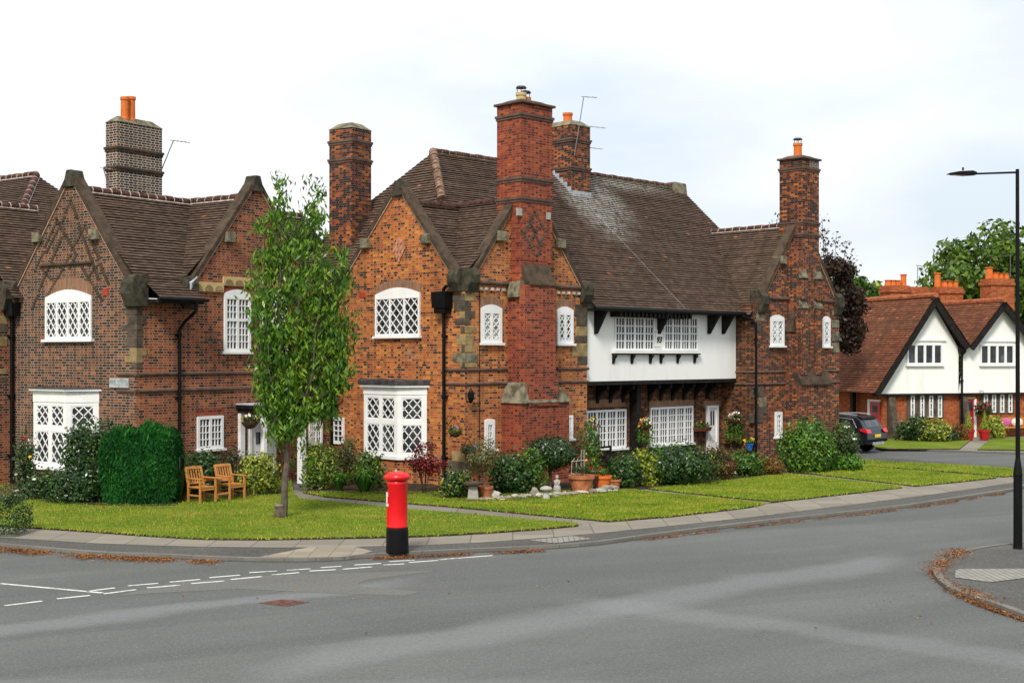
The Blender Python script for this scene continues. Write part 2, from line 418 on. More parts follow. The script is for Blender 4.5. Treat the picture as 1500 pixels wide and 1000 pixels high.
def flat(name, c, rough=.6): 
    return plain(name, c, rough, .3, .12, 12)
m_fwhite, m_fred, m_fpink, m_fyel, m_fblue, m_forange = (flat('white_petal', (.85, .82, .78)), flat('red_petal', (.62, .02, .03)), flat('pink_petal', (.75, .10, .32)), flat('yellow_petal', (.8, .55, .04)), flat('blue_petal', (.16, .26, .7)), flat('orange_petal', (.8, .36, .08)))

def asphalt(name, a, b, c, bandscale=(.05, .5, 1), tracks=False):
    t = NT(name, .8, .25); p = t.pos()
    sp = t.noise(45, detail=2); sp2 = t.noise(9, detail=6, rough=.7)
    rot = t.n('ShaderNodeVectorRotate'); rot.inputs['Angle'].default_value = R(-27); rot.inputs['Axis'].default_value = (0, 0, 1)
    t.put(rot.inputs['Vector'], p)
    band = t.noise(1.0, t.vec(rot.outputs[0], bandscale), detail=5, rough=.6, dist=.6)
    col = t.ramp(band, [(.32, a), (.5, b), (.64, c)])
    col = t.mix(t.math('MULTIPLY', sp, .5), col, tuple(x * .5 for x in a))
    col = t.mix(t.ramp(sp, [(.62, (0, 0, 0)), (.72, (.5, .5, .5))]), col, (.30, .30, .28))
    blot = t.ramp(t.noise(.35, detail=6, rough=.65), [(.4, (0, 0, 0)), (.7, (.35, .35, .35))])
    col = t.mix(blot, col, tuple(x * .7 for x in a))
    g = t.noise(11, detail=5, rough=.9); g2 = t.noise(24, detail=2, rough=.8)
    col = t.mix(t.ramp(g, [(.36, (.45, .45, .45)), (.5, (0, 0, 0))]), col, tuple(x * .55 for x in a))
    col = t.mix(t.ramp(g2, [(.54, (0, 0, 0)), (.66, (.32, .32, .32))]), col, (.27, .27, .25))
    if tracks:      # paler lanes polished by turning traffic
        sp_ = t.n('ShaderNodeSeparateXYZ'); t.put(sp_.inputs[0], p); X, Y = sp_.outputs[0], sp_.outputs[1]
        wob = t.math('MULTIPLY', t.math('SUBTRACT', t.noise(.35, detail=4), .5), 1.6)
        for (x0, y0, x1, y1, w, xa, xb, k) in ((-7.5, 19.05, -2.58, 22.3, .55, -14, -1.5, .9), (-2.3, 17.3, 5.7, 24.0, .8, -3.5, 8, .8), (1.1, 21.2, 6.76, 17.1, .7, .5, 12, .6), (-9, 15.6, 3, 15.2, .7, -20, 9, .6)):
            L = math.hypot(x1 - x0, y1 - y0); nx, ny = -(y1 - y0) / L, (x1 - x0) / L
            d = t.math('ADD', t.math('MULTIPLY', X, nx), t.math('MULTIPLY_ADD', Y, ny, wob)); d = t.math('ABSOLUTE', t.math('SUBTRACT', d, nx * x0 + ny * y0))
            m = t.math('SUBTRACT', 1.0, t.math('DIVIDE', d, w), clamp=True)
            m = t.math('MULTIPLY', t.math('SMOOTH_MIN', m, .6, .3), t.math('MULTIPLY', t.math('SUBTRACT', X, xa, clamp=True), t.math('SUBTRACT', xb, X, clamp=True)))
            m = t.math('MULTIPLY', m, t.math('MULTIPLY', t.ramp(g, [(.3, (.35, .35, .35)), (.6, (1, 1, 1))]), k))
            col = t.mix(m, col, (.2, .208, .212))
    vo = t.n('ShaderNodeTexVoronoi', feature='DISTANCE_TO_EDGE'); vo.inputs['Scale'].default_value = .22
    wv = t.n('ShaderNodeVectorMath', operation='ADD'); t.put(wv.inputs[0], p); nn = t.n('ShaderNodeTexNoise'); nn.inputs['Scale'].default_value = 1.3; t.put(nn.inputs['Vector'], p); t.put(wv.inputs[1], nn.outputs[1]); t.put(vo.inputs['Vector'], wv.outputs[0])
    crk = t.math('MULTIPLY', t.math('LESS_THAN', vo.outputs[0], .0035), t.ramp(t.noise(.3, detail=3), [(.55, (0, 0, 0)), (.66, (.3, .3, .3))]))
    col = t.mix(crk, col, (.02, .02, .02))
    t.color(col); t.bump(sp2, .35, .02)
    return t.m
m_road = asphalt('asphalt', (.084, .088, .083), (.106, .110, .104), (.132, .136, .128), tracks=True)
m_roadp = asphalt('worn_asphalt', (.12, .119, .11), (.135, .134, .123), (.16, .158, .146))
m_pave = asphalt('pavement_asphalt', (.058, .056, .049), (.077, .074, .065), (.10, .096, .085), (.3, .5, 1))
def slabmat(name, c, w, h, line=.03):
    t = NT(name, .85, .2); u, v, uvv = t.uv()
    a, b = t.math('DIVIDE', u, w), t.math('DIVIDE', v, h)
    rnd = t.white(t.math('FLOOR', a), t.math('FLOOR', b))
    j = t.math('MAXIMUM', t.math('LESS_THAN', t.math('FRACT', a), line / w), t.math('LESS_THAN', t.math('FRACT', b), line / h))
    col = t.mix(rnd, tuple(x * .72 for x in c), c)
    col = t.mix(t.math('MULTIPLY', t.noise(1.5, detail=6, rough=.7), .6), col, tuple(x * .5 for x in c))
    col = t.mix(t.math('MULTIPLY', j, .7), col, tuple(x * .3 for x in c))
    t.color(col); t.bump(t.noise(30, detail=2), .3, .01); return t.m
m_slab = slabmat('paving_slab', (.27, .242, .195), .9, .75)
m_tact = slabmat('tactile_slab', (.32, .28, .21), .4, .4, .02)
m_tactb = slabmat('bobbled_slab', (.33, .31, .27), .12, .12, .03)
m_path = slabmat('path_concrete', (.25, .225, .18), 1.4, 5, .03)
m_kerb = slabmat('kerb_stone', (.19, .178, .155), .9, 5, .02)
def paintmat():
    t = NT('road_paint', .8, .2); n = t.noise(14, detail=6, rough=.75); n2 = t.noise(1.5, detail=3)
    t.color(t.ramp(t.math('ADD', n, t.math('MULTIPLY', t.math('SUBTRACT', n2, .5), .4)), [(.36, (.14, .14, .135)), (.46, (.50, .50, .48)), (.7, (.60, .60, .57))])); return t.m
m_line = paintmat()
def grassmat():
    t = NT('grass_blade', .7, .15); u, v, _ = t.uv()
    n = t.noise(.6, detail=6, rough=.75); n2 = t.noise(2.6, t.vec(t.pos(), (.4, 1.2, 1)), detail=4)
    f = t.math('ADD', t.math('MULTIPLY', u, .45), t.math('ADD', t.math('MULTIPLY', t.math('SUBTRACT', n, .4), 1.5), t.math('MULTIPLY', t.math('SUBTRACT', n2, .45), .9)), clamp=True)
    t.color(t.ramp(f, [(0, (.055, .12, .008)), (.34, (.14, .215, .013)), (.62, (.25, .265, .022)), (.86, (.37, .315, .06)), (1, (.26, .18, .07))])); return t.m
def lawnmat():
    t = NT('lawn_grass', .95, .1)
    n = t.noise(.55, detail=6, rough=.7); n2 = t.noise(14, detail=5, rough=.8); n3 = t.noise(3.2, t.vec(t.pos(), (.35, 1.3, 1)), detail=5, rough=.7)
    col = t.ramp(n, [(.3, (.085, .15, .012)), (.5, (.15, .20, .016)), (.68, (.25, .235, .035))])
    col = t.mix(t.ramp(n2, [(.4, (0, 0, 0)), (.7, (.75, .75, .75))]), col, (.035, .085, .006))
    col = t.mix(t.ramp(n3, [(.52, (0, 0, 0)), (.75, (.6, .6, .6))]), col, (.26, .25, .05))
    t.color(col); t.bump(n2, 1.0, .05); return t.m
m_lawn = lawnmat()
m_grass = grassmat()
m_soil = plain('bed_soil', (.055, .038, .026), .95, .1, .4, 6, bump=.8)
m_ground = plain('meadow_ground', (.07, .10, .02), .95, .1, .3, .3)
m_litter = leafmat('fallen_leaf', [(0, (.05, .02, .010)), (.4, (.16, .055, .014)), (.75, (.33, .125, .024)), (1, (.5, .29, .07))], .8, .1)
m_iron = plain('rusty_iron', (.13, .06, .045), .8, .3, .4, 9)
m_rock = stone('garden_rock', (.34, .30, .24), (.12, .11, .08), .5, 6)
m_rockp = stone('pale_garden_rock', (.55, .52, .46), (.22, .2, .16), .4, 6)
m_stat = stone('pale_cast_stone', (.46, .43, .37), (.2, .19, .16), .5, 9)
SKY_LO, SKY_HI, SUN_E, EXPO = 0.92, 1.35, 3.2, 0.25
# ------------------------------------------------------------------ pieces of houses
def lattice(mb, W, a0, a1, b0, b1, cols, rows, w=.03, o0=.02, o1=.04):
    dw, dh = (a1 - a0) / cols, (b1 - b0) / rows
    for sgn in (1, -1):
        for k in range(-int(rows + cols) - 2, int(rows + cols) + 3):
            # line  (s-a0)/dw + sgn*(z-b0)/dh = k + .5
            P = []
            for s in (a0, a1):
                z = b0 + sgn * (k + .5 - (s - a0) / dw) * dh
                if b0 - 1e-6 <= z <= b1 + 1e-6: P.append((s, z))
            for z in (b0, b1):
                s = a0 + (k + .5 - sgn * (z - b0) / dh) * dw
                if a0 + 1e-6 < s < a1 - 1e-6: P.append((s, z))
            if len(P) >= 2: mb.bar(W, P[0], P[1], w, o0, o1)

def window(parent, W, rc, lights=3, style='diamond', cols=2, rows=5, arch=0.0, sill=True, pane=None, fw=.07, mull=.07, name='window', transom=None, lw=.03, sillw=.06, label=None):
    s0, s1, z0, z1 = rc
    mb = MB(); zt = z1 - arch
    mb.box(W, s0, s0 + fw, 0, .055, z0, zt); mb.box(W, s1 - fw, s1, 0, .055, z0, zt)
    mb.box(W, s0 + fw, s1 - fw, 0, .055, z0, z0 + fw); mb.box(W, s0 + fw, s1 - fw, 0, .055, zt - fw, zt)
    if arch:
        n = 12; pts = [(s0, zt)] + [(s1, zt)] + [(s1 + (s0 - s1) * i / n, zt + arch * (.30 + .70 * math.sin(math.pi * i / n))) for i in range(n + 1)]
        mb.prism(W, pts, 0, .05)
    ia, ib = s0 + fw, s1 - fw; lwid = (ib - ia - mull * (lights - 1)) / lights
    za, zb = z0 + fw, zt - fw
    spans = [(za, zb)]
    if transom is not None:
        zc = za + (zb - za) * transom; mb.box(W, ia, ib, 0, .055, zc - .045, zc + .045); spans = [(za, zc - .045), (zc + .045, zb)]
    tot = zb - za
    for i in range(lights):
        a = ia + i * (lwid + mull); b = a + lwid
        if i < lights - 1: mb.box(W, b, b + mull, 0, .05, za, zb)
        for (p, q) in spans:
            r = max(1, round(rows * (q - p) / tot)) if transom is not None else rows
            if style == 'diamond': lattice(mb, W, a, b, p, q, cols, r, lw)
            else:
                for k in range(1, cols): c = a + (b - a) * k / cols; mb.box(W, c - lw / 2, c + lw / 2, .01, .04, p, q)
                for k in range(1, r): c = p + (q - p) * k / r; mb.box(W, a, b, .01, .037, c - lw / 2, c + lw / 2)
    o = mb.build(name, m_white, parent)
    if label: o['label'] = label
    MB().poly([W.p(ia, .008, za), W.p(ib, .008, za), W.p(ib, .008, zb), W.p(ia, .008, zb)]).build('pane', pane or m_glass, o, closed=False)
    if sill: MB().box(W, s0 - sillw, s1 + sillw, 0, .12, z0 - .07, z0).build('sill', m_white, o)
    return o

def arch_band(parent, W, s0, s1, zs, rise, h=.24, name='window_arch', mat=None, o=.012):
    n = 14; lo = [(s0 + (s1 - s0) * i / n, zs + rise * math.sin(math.pi * i / n)) for i in range(n + 1)]
    hi = [(s0 - .08 + (s1 - s0 + .16) * i / n, zs + h + rise * math.sin(math.pi * i / n)) for i in range(n + 1)]
    mb = MB()
    for i in range(n): mb.poly([W.p(lo[i][0], o, lo[i][1]), W.p(lo[i + 1][0], o, lo[i + 1][1]), W.p(hi[i + 1][0], o, hi[i + 1][1]), W.p(hi[i][0], o, hi[i][1])])
    mb.prism(W, lo + hi[::-1], -.02, o - .003)
    return mb.build(name, mat or m_bArch, parent)

def coping(parent, W, foot, apex, o_back=-.32, lift=.0):
    """stone coping on one slope of a gable"""
    a, b = Vector(foot), Vector(apex); d = (b - a).normalized(); q = Vector((-d.y, d.x))
    if q.y < 0: q = -q
    t = .13
    mb = MB(); mb.prism(W, [tuple(a), tuple(b), tuple(b + q * t), tuple(a + q * t)], o_back, .07)
    o = mb.build('coping', m_coping, parent)
    MB().prism(W, [tuple(a - q * .035), tuple(b - q * .035), tuple(b), tuple(a)], -.05, .05).build('mortar_edging', m_mortarP, o)
    return o

def kneeler(parent, W, s, z, w=.5, h=.55, dirn=1, big=True):
    mb = MB()
    a, b = (s, s + dirn * w)
    lo, hi = min(a, b), max(a, b)
    if big:
        mb.sideprism(W, [(-.35, z - h), (.10, z - h), (.24, z - h * .55), (.24, z - h * .15), (.10, z + .1), (-.35, z + .12)], lo, hi)
    else:
        mb.box(W, lo, hi, -.3, .16, z - h / 2, z + h / 2)
    return mb.build('kneeler', m_kneel if big else m_weather, parent, bevel=.02)

def downpipe(parent, W, s, o, z0, z1, r=.045, hopper=None):
    mb = MB(); mb.tube(W.p(s, o, z0), W.p(s, o, z1), r, n=10)
    z = z0 + .9
    while z < z1: mb.tube(W.p(s, o, z), W.p(s, o, z + .09), r * 1.45, n=10); mb.box(W, s - r * 2, s + r * 2, o - r - .03, o, z + .02, z + .06); z += 1.8
    p = mb.build('downpipe', m_black, parent, smooth=False)
    if hopper:
        w, h = hopper
        h_ = MB().tbox(W, s - w / 2, s + w / 2, .0, .32, z1, z1 + h, -.02, -.01, -.02)
        h_.tbox(W, s - w / 2 + .05, s + w / 2 - .05, .03, .28, z1 - .16, z1, 0, 0, 0)
        h_.build('hopper', m_black, p)
    return p

def chimney(parent, F, t0, t1, s0, s1, z0, z1, mat, bands=(), pots=(), cap=m_weather, capst=.0, name='chimney_stack', band_mat=m_string, captype='slope', proud=.05, label=None):
    W = F.wall_t(s0, 0)      # coordinate t, outward offset 0 = s0 plane, inward negative
    mb = MB(); mb.box(W, t0, t1, -(s1 - s0), 0, z0, z1)
    o = mb.build(name, mat, parent)
    if label: o['label'] = label
    for z in bands:
        b = MB()
        b.box(W, t0 - proud, t1 + proud, -(s1 - s0) - proud, proud, z, z + .075)
        b.box(W, t0 - proud * .5, t1 + proud * .5, -(s1 - s0) - proud * .5, proud * .5, z - .075, z - .002)
        b.build('string_course', band_mat, o)
    c = MB()
    if captype == 'slope': c.tbox(W, t0 - .03, t1 + .03, -(s1 - s0) - .03, .03, z1, z1 + .22, .25, .25, .25)
    else:
        c.box(W, t0 - .08, t1 + .08, -(s1 - s0) - .08, .08, z1, z1 + .075)
        c.tbox(W, t0 + .02, t1 - .02, -(s1 - s0) + .02, -.02, z1 + .076, z1 + .18, .2, .2, .2)
    c.build('cap', cap, o, bevel=.015)
    for (t, s, h, r, m, cowl) in pots:
        base = F.p(t, s, z1 + .1)
        p = MB().lathe(base, [(r * 1.1, 0), (r * 1.1, .08), (r, .1), (r * .96, h - .1), (r * 1.12, h - .09), (r * 1.12, h), (r * .8, h), (r * .8, h - .05)], 16).build('chimney_pot', m, o, smooth=False)
        if cowl:
            k = MB().tube(base + Vector((0, 0, h + .14)), base + Vector((0, 0, h + .2)), r * 1.15, r * .9, 14)
            for i in range(4):
                a = i * math.pi / 2; q = Vector((math.cos(a) * r * .8, math.sin(a) * r * .8, 0)); k.tube(base + q + Vector((0, 0, h - .02)), base + q + Vector((0, 0, h + .15)), .012, n=5)
            k.build('cowl', m_leadd, p)
    return o

def aerial(parent, base, h, lean=(0, 0), rods=5, boom=.8, ang=0.0, bracket=None):
    base = Vector(base); top = base + Vector((lean[0], lean[1], h)); mb = MB().tube(base, top, .018, n=6)
    d = Vector((math.cos(ang), math.sin(ang), -.15)); q = Vector((-d.y, d.x, 0))
    mb.tube(top - d * .1, top + d * boom, .012, n=5)
    for i in range(rods): c = top + d * (boom * (i + .5) / rods); mb.tube(c - q * .16, c + q * .16, .007, n=4)
    if bracket: mb.tube(base + Vector((0, 0, .1)), bracket, .02, n=5)
    return mb.build('aerial', m_alu, parent)

def quoins(parent, blocks):
    for (W, rc, mi, pr) in blocks:
        MB().box(W, rc[0], rc[1], -.2, pr, rc[2], rc[3]).build('quoin', (m_quoinT, m_quoinD, m_weather)[mi], parent, bevel=.012)

def string(parent, W, s0, s1, z, h=.085, o=.05, mat=None):
    return MB().sideprism(W, [(-.05, z - h / 2), (o * .6, z - h / 2), (o, z - h * .1), (o, z + h * .2), (o * .5, z + h / 2), (-.05, z + h / 2)], s0, s1).build('string_course', mat or m_string, parent)

def canted_bay(parent, Wl, uL, uC, uR, proj, zs, mirrored=False):
    """bay with a two-light front and one-light canted cheeks; zs = sill, transom, head, cornice, top"""
    z0, zt, zh, zc, z1 = zs
    # front face corners in wall coordinates
    f0, f1 = Wl.s(uL, proj), Wl.s(uC, proj); lo, hi = min(f0, f1), max(f0, f1)
    k = proj
    P = lambda s, o: Wl.p(s, o, 0)
    corners = [(lo - k, 0), (lo, proj), (hi, proj), (hi + k, 0)]
    o = MB()
    ring = [P(*c) for c in corners]
    def slab(z0, z1, grow):
        a = [P(lo - k - grow, 0), P(lo - grow * .5, proj + grow), P(hi + grow * .5, proj + grow), P(hi + k + grow, 0)]
        return [v + Vector((0, 0, z0)) for v in a] + [v + Vector((0, 0, z1)) for v in a]
    o.hexa(slab(zh, zc, .015)); o.hexa(slab(zc, zc + .07, .12))
    bay = o.build('bay_window', m_white, parent); MB().hexa(slab(z0 - .1, z0, .06)).build('sill', m_white, bay)
    MB().hexa(slab(zc + .0705, z1, .17)).build('roof', m_leadd, bay, bevel=.02)
    MB().hexa(slab(-.02, z0 - .1005, -.01)).build('plinth', m_bA if not mirrored else m_bC, bay)
    faces = [(corners[1], corners[2], 2), (corners[2], corners[3], 1), (corners[0], corners[1], 1)]
    for (a, b, nl) in faces:
        A, B = P(*a), P(*b); d = (B - A); L = d.length; n = Vector((d.y, -d.x, 0)).normalized()
        if n.dot(Wl.n) < 0: n = -n
        W2 = Wall((A.x, A.y), d, n)
        mb = MB(); fw = .13
        mb.box(W2, 0, fw, -.05, .0, z0, zh); mb.box(W2, L - fw, L, -.05, .0, z0, zh)
        mb.box(W2, fw, L - fw, -.05, -.004, z0, z0 + .09); mb.box(W2, fw, L - fw, -.05, -.004, zh - .09, zh); mb.box(W2, fw, L - fw, -.05, -.004, zt - .07, zt + .07)
        ia, ib = fw, L - fw; mull = .1; lw = (ib - ia - mull * (nl - 1)) / nl
        for i in range(nl):
            p = ia + i * (lw + mull); q = p + lw
            if i < nl - 1: mb.box(W2, q, q + mull, -.05, -.006, z0 + .09, zh - .09)
            fr = .035
            for (b0, b1, rows) in ((z0 + .09, zt - .07, 2.4), (zt + .07, zh - .09, 2.0)):
                mb.box(W2, p, p + fr, -.045, -.012, b0, b1); mb.box(W2, q - fr, q, -.045, -.012, b0, b1)
                mb.box(W2, p + fr, q - fr, -.045, -.012, b0, b0 + fr); mb.box(W2, p + fr, q - fr, -.045, -.012, b1 - fr, b1)
                dw = (q - p - 2 * fr) / (1.8 if nl > 1 else 2.2); dh = (b1 - b0 - 2 * fr) / rows
                for sg in (1, -1):
                    for kk in range(-8, 10):
                        pts = []
                        for s in (p + fr, q - fr):
                            z = b0 + fr + sg * (kk + (0 if sg > 0 else 0) - (s - p - fr) / dw) * dh
                            if b0 + fr <= z <= b1 - fr: pts.append((s, z))
                        for z in (b0 + fr, b1 - fr):
                            s = p + fr + (kk - sg * (z - b0 - fr) / dh) * dw
                            if p + fr + 1e-5 < s < q - fr - 1e-5: pts.append((s, z))
                        if len(pts) >= 2 and (Vector(pts[0]) - Vector(pts[1])).length > .01: mb.bar(W2, pts[0], pts[1], .029, -.035, -.015)
        w = mb.build('casement', m_white, bay)
    # glazing just behind the frames
    g = MB(); q = .04
    a = [P(lo - k + q, 0), P(lo + q * .4, proj - q), P(hi - q * .4, proj - q), P(hi + k - q, 0)]
    for i in range(3): g.poly([a[i] + Vector((0, 0, z0)), a[i + 1] + Vector((0, 0, z0)), a[i + 1] + Vector((0, 0, zh)), a[i] + Vector((0, 0, zh))])
    g.build('pane', m_glass, bay, closed=False)
    return bay

# ================================================================== the house with the tall engaged chimney and the jettied range
FR = Frame((-1.38, 38.0), 45)
right = thing('brick_house', 'orange brick gabled house with red engaged chimney and white jettied upper storey', 'house', (-1.38, 38, 0))
WA, WB = FR.wall_s(0.0), FR.wall_t(0.0)
LA, LB = 6.44, 5.37
# gable wall facing the lawn
ap = WA.sz(584, 274); fr_ = WA.sz(664.6, 404); fl_ = WA.sz(505, 409)
MB().poly([WA.p(0, 0, 0), WA.p(LA, 0, 0), WA.p(LA, 0, fl_[1]), WA.p(fl_[0], 0, fl_[1]), WA.p(ap[0], 0, ap[1]), WA.p(fr_[0], 0, fr_[1]), WA.p(0, 0, fr_[1] - .1)]).build('wall', m_bA, right, closed=False)
bp = WB.sz(772, 268); bl = WB.sz(694, 404); br = WB.sz(851, 422)
MB().poly([WB.p(0, 0, 0), WB.p(LB, 0, 0), WB.p(LB, 0, br[1] - .1), WB.p(br[0], 0, br[1]), WB.p(bp[0], 0, bp[1]), WB.p(bl[0], 0, bl[1]), WB.p(0, 0, bl[1] - .1)]).build('wall', m_bB, right, closed=False)
MB().poly([FR.p(LB, 0, 0), FR.p(LB, .9, 0), FR.p(LB, .9, 6.0), FR.p(LB, 0, 6.0)]).build('wall', m_bB, right, closed=False)
for W, f, a in ((WA, fl_, ap), (WA, fr_, ap), (WB, bl, bp), (WB, br, bp)): coping(right, W, f, a)
MB().tbox(WA, ap[0] - .26, ap[0] + .26, -.34, .1, ap[1] - .28, ap[1] + .2, .16, 0, 0).build('apex_stone', m_kneel, right, bevel=.02)
for W, f, dr in ((WA, fl_, 1), (WA, fr_, -1), (WB, bl, -1), (WB, br, 1)): kneeler(right, W, f[0] - dr * .05, f[1] + .12, .42, .6, dr)
for W, (u, v) in ((WA, (538, 357)), (WA, (627, 350)), (WB, (731, 346)), (WB, (818, 357))):
    s, z = W.sz(u, v); kneeler(right, W, s - .16, z, .36, .3, 1, False)
# roof over the corner
z9, pt = 8.75, .95
sA = ap[0]
def planeA(s): return z9 - pt * abs(s - sA)
r1 = MB(); tiles(r1, [FR.p(.05, sA, z9), FR.p(2.7, sA, z9), FR.p(2.7, .06, planeA(.06)), FR.p(.05, .06, planeA(.06))])
tiles(r1, [FR.p(.05, sA, z9), FR.p(2.7, sA, z9), FR.p(2.7, 6.5, planeA(6.5)), FR.p(.05, 6.5, planeA(6.5))])
tB = bp[0]
def planeB(t): return 8.82 - pt * abs(t - tB)
tiles(r1, [FR.p(tB, .05, 8.82), FR.p(tB, 3.6, 8.82), FR.p(.06, 3.6, planeB(.06)), FR.p(.06, .05, planeB(.06))])
tiles(r1, [FR.p(tB, .05, 8.82), FR.p(tB, 3.6, 8.82), FR.p(5.3, 3.6, planeB(5.3)), FR.p(5.3, .05, planeB(5.3))])
roofR = r1.build('roof', [m_tile, m_edge_shade], right, closed=False)
ridge(roofR, FR.p(.1, sA, z9 + .03), FR.p(2.62, sA, z9 + .03), [m_ridge, m_coping], .12)
ridge(roofR, FR.p(tB, .7, 8.85), FR.p(tB, 3.5, 8.85), [m_ridge, m_coping], .12)
# main roof: ridge parallel to the jettied front
ZR, PM, SR, TR0, TR1, KH = 11.0, .908, 5.65, 3.77, 17.6, .71
def zf(s): return ZR - PM * (SR - s)
hipt = lambda s: TR0 - KH * (SR - s)
sE = -.35
pf = [FR.p(TR0, SR, ZR), FR.p(LB + .06, SR, ZR), FR.p(LB + .06, .1, zf(.1)), FR.p(.1, .1, zf(.1)), FR.p(.1, SR - (TR0 - .1) / KH, zf(SR - (TR0 - .1) / KH))]
pe = [FR.p(LB + .06, SR, ZR), FR.p(TR1, SR, ZR), FR.p(TR1, sE, zf(sE)), FR.p(LB + .06, sE, zf(sE))]
nE = (pe[1] - pe[0]).cross(pe[2] - pe[0]).normalized(); nE = nE if nE.z > 0 else -nE
uE = Vector((0, 0, 1)).cross(nE).normalized(); vE = nE.cross(uE)
def uvE(t, s): q = FR.p(t, s, zf(s)); return q.dot(uE), q.dot(vE)
c1 = uvE(9.9, 4.4); c2 = uvE(11.2, 4.4); rg = uvE(13.5, SR); lo1 = uvE(12, sE)
sg = 1.0
m_tileM = tile('weathered_brown_tile', TB, oddp=.003, lichen=.0, streak=[(c1[0] + .2, 1.5, c1[1] - .5, 2.4, 2.1), (c2[0] + .3, 1.2, c2[1] + .2, 2.0, 1.5), (rg[0], 3.6, rg[1], 1.0, 1.8), (rg[0] - 2, 1.0, rg[1], 1.8, 1.2)])
mr = MB(); tiles(mr, pf); tiles(mr, pe)
sh = SR - (TR0 - .1) / KH
tiles(mr, [FR.p(TR0, SR, ZR), FR.p(.1, sh, zf(sh)), FR.p(.1, 2 * SR - sh, zf(sh))])
tiles(mr, [FR.p(TR0, SR, ZR), FR.p(TR1, SR, ZR), FR.p(TR1, 2 * SR - sE, zf(sE)), FR.p(.1, 2 * SR - sh, zf(sh))])
roofM = mr.build('roof', [m_tileM, m_edge_shade], right, closed=False); roofM['label'] = 'large brown tiled main roof with pale lichen below its chimney'
MB().poly([FR.p(TR1 - .1, SR, ZR - .05), FR.p(TR1 - .1, 0, zf(0)), FR.p(TR1 - .1, 0, 0), FR.p(TR1 - .1, 11, 0), FR.p(TR1 - .1, 11.2, zf(.1))]).build('wall', m_bF, right, closed=False)
ridge(roofM, FR.p(TR0, SR, ZR + .03), FR.p(TR1 - .5, SR, ZR + .03), [m_ridge, m_weather], .12)
hipA = FR.p(TR0, SR, ZR + .02); hs = 3.5; ridge(roofM, FR.p(hipt(hs), hs, zf(hs) + .03), hipA, [plain('pale_hip_tile', (.2, .125, .085), .9, .1, .5, 7), m_ridge], .15, .2)
MB().hexa([FR.p(TR1 - .75, SR - .35, ZR - .6), FR.p(TR1 + .1, SR - .35, ZR - .6), FR.p(TR1 + .1, SR + .35, ZR - .6), FR.p(TR1 - .75, SR + .35, ZR - .6),
           FR.p(TR1 - .7, SR - .25, ZR + .22), FR.p(TR1 + .08, SR - .25, ZR + .2), FR.p(TR1 + .08, SR + .25, ZR + .2), FR.p(TR1 - .7, SR + .25, ZR + .22)]).build('apex_stone', m_weather, right, bevel=.04)
# string courses, quoins
for v, zz in ((541.5, None), (562.3, None)):
    zB = WB.sz(700, v)[1]
    string(right, WB, .0, WB.s(743), zB); string(right, WB, WB.s(816, .0), LB + .06, zB)
    string(right, WA, -.05, WA.s(652), zB)
zB = WB.sz(700, 411)[1]
for a, b in ((bl[0] + .1, WB.s(747)), (WB.s(812), br[0])):
    st = string(right, WB, a, b, zB - .05, .14, .09)
    d = MB(); s = a + .1
    while s < b - .06: d.box(WB, s, s + .1, -.01, .06, zB - .27, zB - .19); s += .24
    d.build('dentil_edging', m_mortar, st)
Q = []
for i, (v0, v1, mi, ua, ub) in enumerate([(430, 441, 1, 663, 697), (441, 456, 1, 665, 686), (456, 466, 0, 673, 696), (466, 476, 1, 667, 686), (478, 488, 1, 675, 697), (490, 505, 0, 669, 694), (505, 516, 1, 676, 697), (517, 531, 2, 664, 700), (531, 538, 1, 680, 697),
                                         (652, 664, 1, 675, 690), (661, 676, 0, 662, 683), (676, 690, 1, 657, 688), (690, 716, 2, 655, 690)]):
    za, zb = WB.sz(690, v1)[1], WB.sz(690, v0)[1]
    if zb - za < .1: continue
    a = -.012; Q.append((WA, (a, max(.12, WA.s(ua)), za, zb), mi, .014))
    Q.append((WB, (a, max(.12, WB.s(ub)), za + .003, zb - .003), mi if i % 2 else 1 - mi if mi < 2 else 2, .0155))
for (v0, v1, mi, ua) in [(446, 464, 1, 842), (464, 478, 1, 844), (478, 492, 0, 844), (492, 502, 1, 842), (503, 522, 0, 838), (522, 534, 1, 846)]:
    za, zb = WB.sz(850, v1)[1], WB.sz(850, v0)[1]; Q.append((WB, (WB.s(ua), LB + .014, za, zb), mi, .014))
quoins(right, Q)
# windows of the lawn gable
rc = WA.rect(551, 421, 616, 492); w = window(right, WA, rc, 3, 'diamond', 1.8, 3.4, arch=.28, lw=.029); arch_band(right, WA, rc[0], rc[1], rc[3] - .18, .19)
canted_bay(right, WA, 533, 582, 623, .63, (4 - 147 * 39.3 / 1900, 4 - 97 * 39.3 / 1900, 4 - 57 * 39.3 / 1900, 4 - 46 * 39.3 / 1900, 4 - 35 * 39.3 / 1900))
window(right, WA, WA.rect(488, 611, 505, 650), 1, 'grid', 2, 4, fw=.1, sill=False)
for (u0, v0, u1, v1) in ((527, 428, 535, 436), (493, 584, 501, 592)):
    MB().box(WA, *WA.rect(u0, v0, u1, v1)[:2], -.02, .02, *WA.rect(u0, v0, u1, v1)[2:]).build('air_brick', m_terr, right)
d0 = WA.rect(576, 345, 594, 386); cs, cz = (d0[0] + d0[1]) / 2, (d0[2] + d0[3]) / 2
dm = MB()
for i in range(4):
    for j in range(4):
        f = lambda a, b: (cs + (a - b) * (d0[1] - d0[0]) / 2, cz + (a + b - 1) * (d0[3] - d0[2]) / 2)
        a0, a1, b0, b1 = i / 4 + .015, (i + 1) / 4 - .015, j / 4 + .015, (j + 1) / 4 - .015
        dm.prism(WA, [f(a0, b0), f(a1, b0), f(a1, b1), f(a0, b1)], -.02, .03 + .012 * ((i + j) % 2))
dm.build('diamond_tile', m_pink, right)
downpipe(right, WA, WA.s(650, .1), .1, .05, WA.sz(650, 451, .1)[1], .05, (.58, .48))
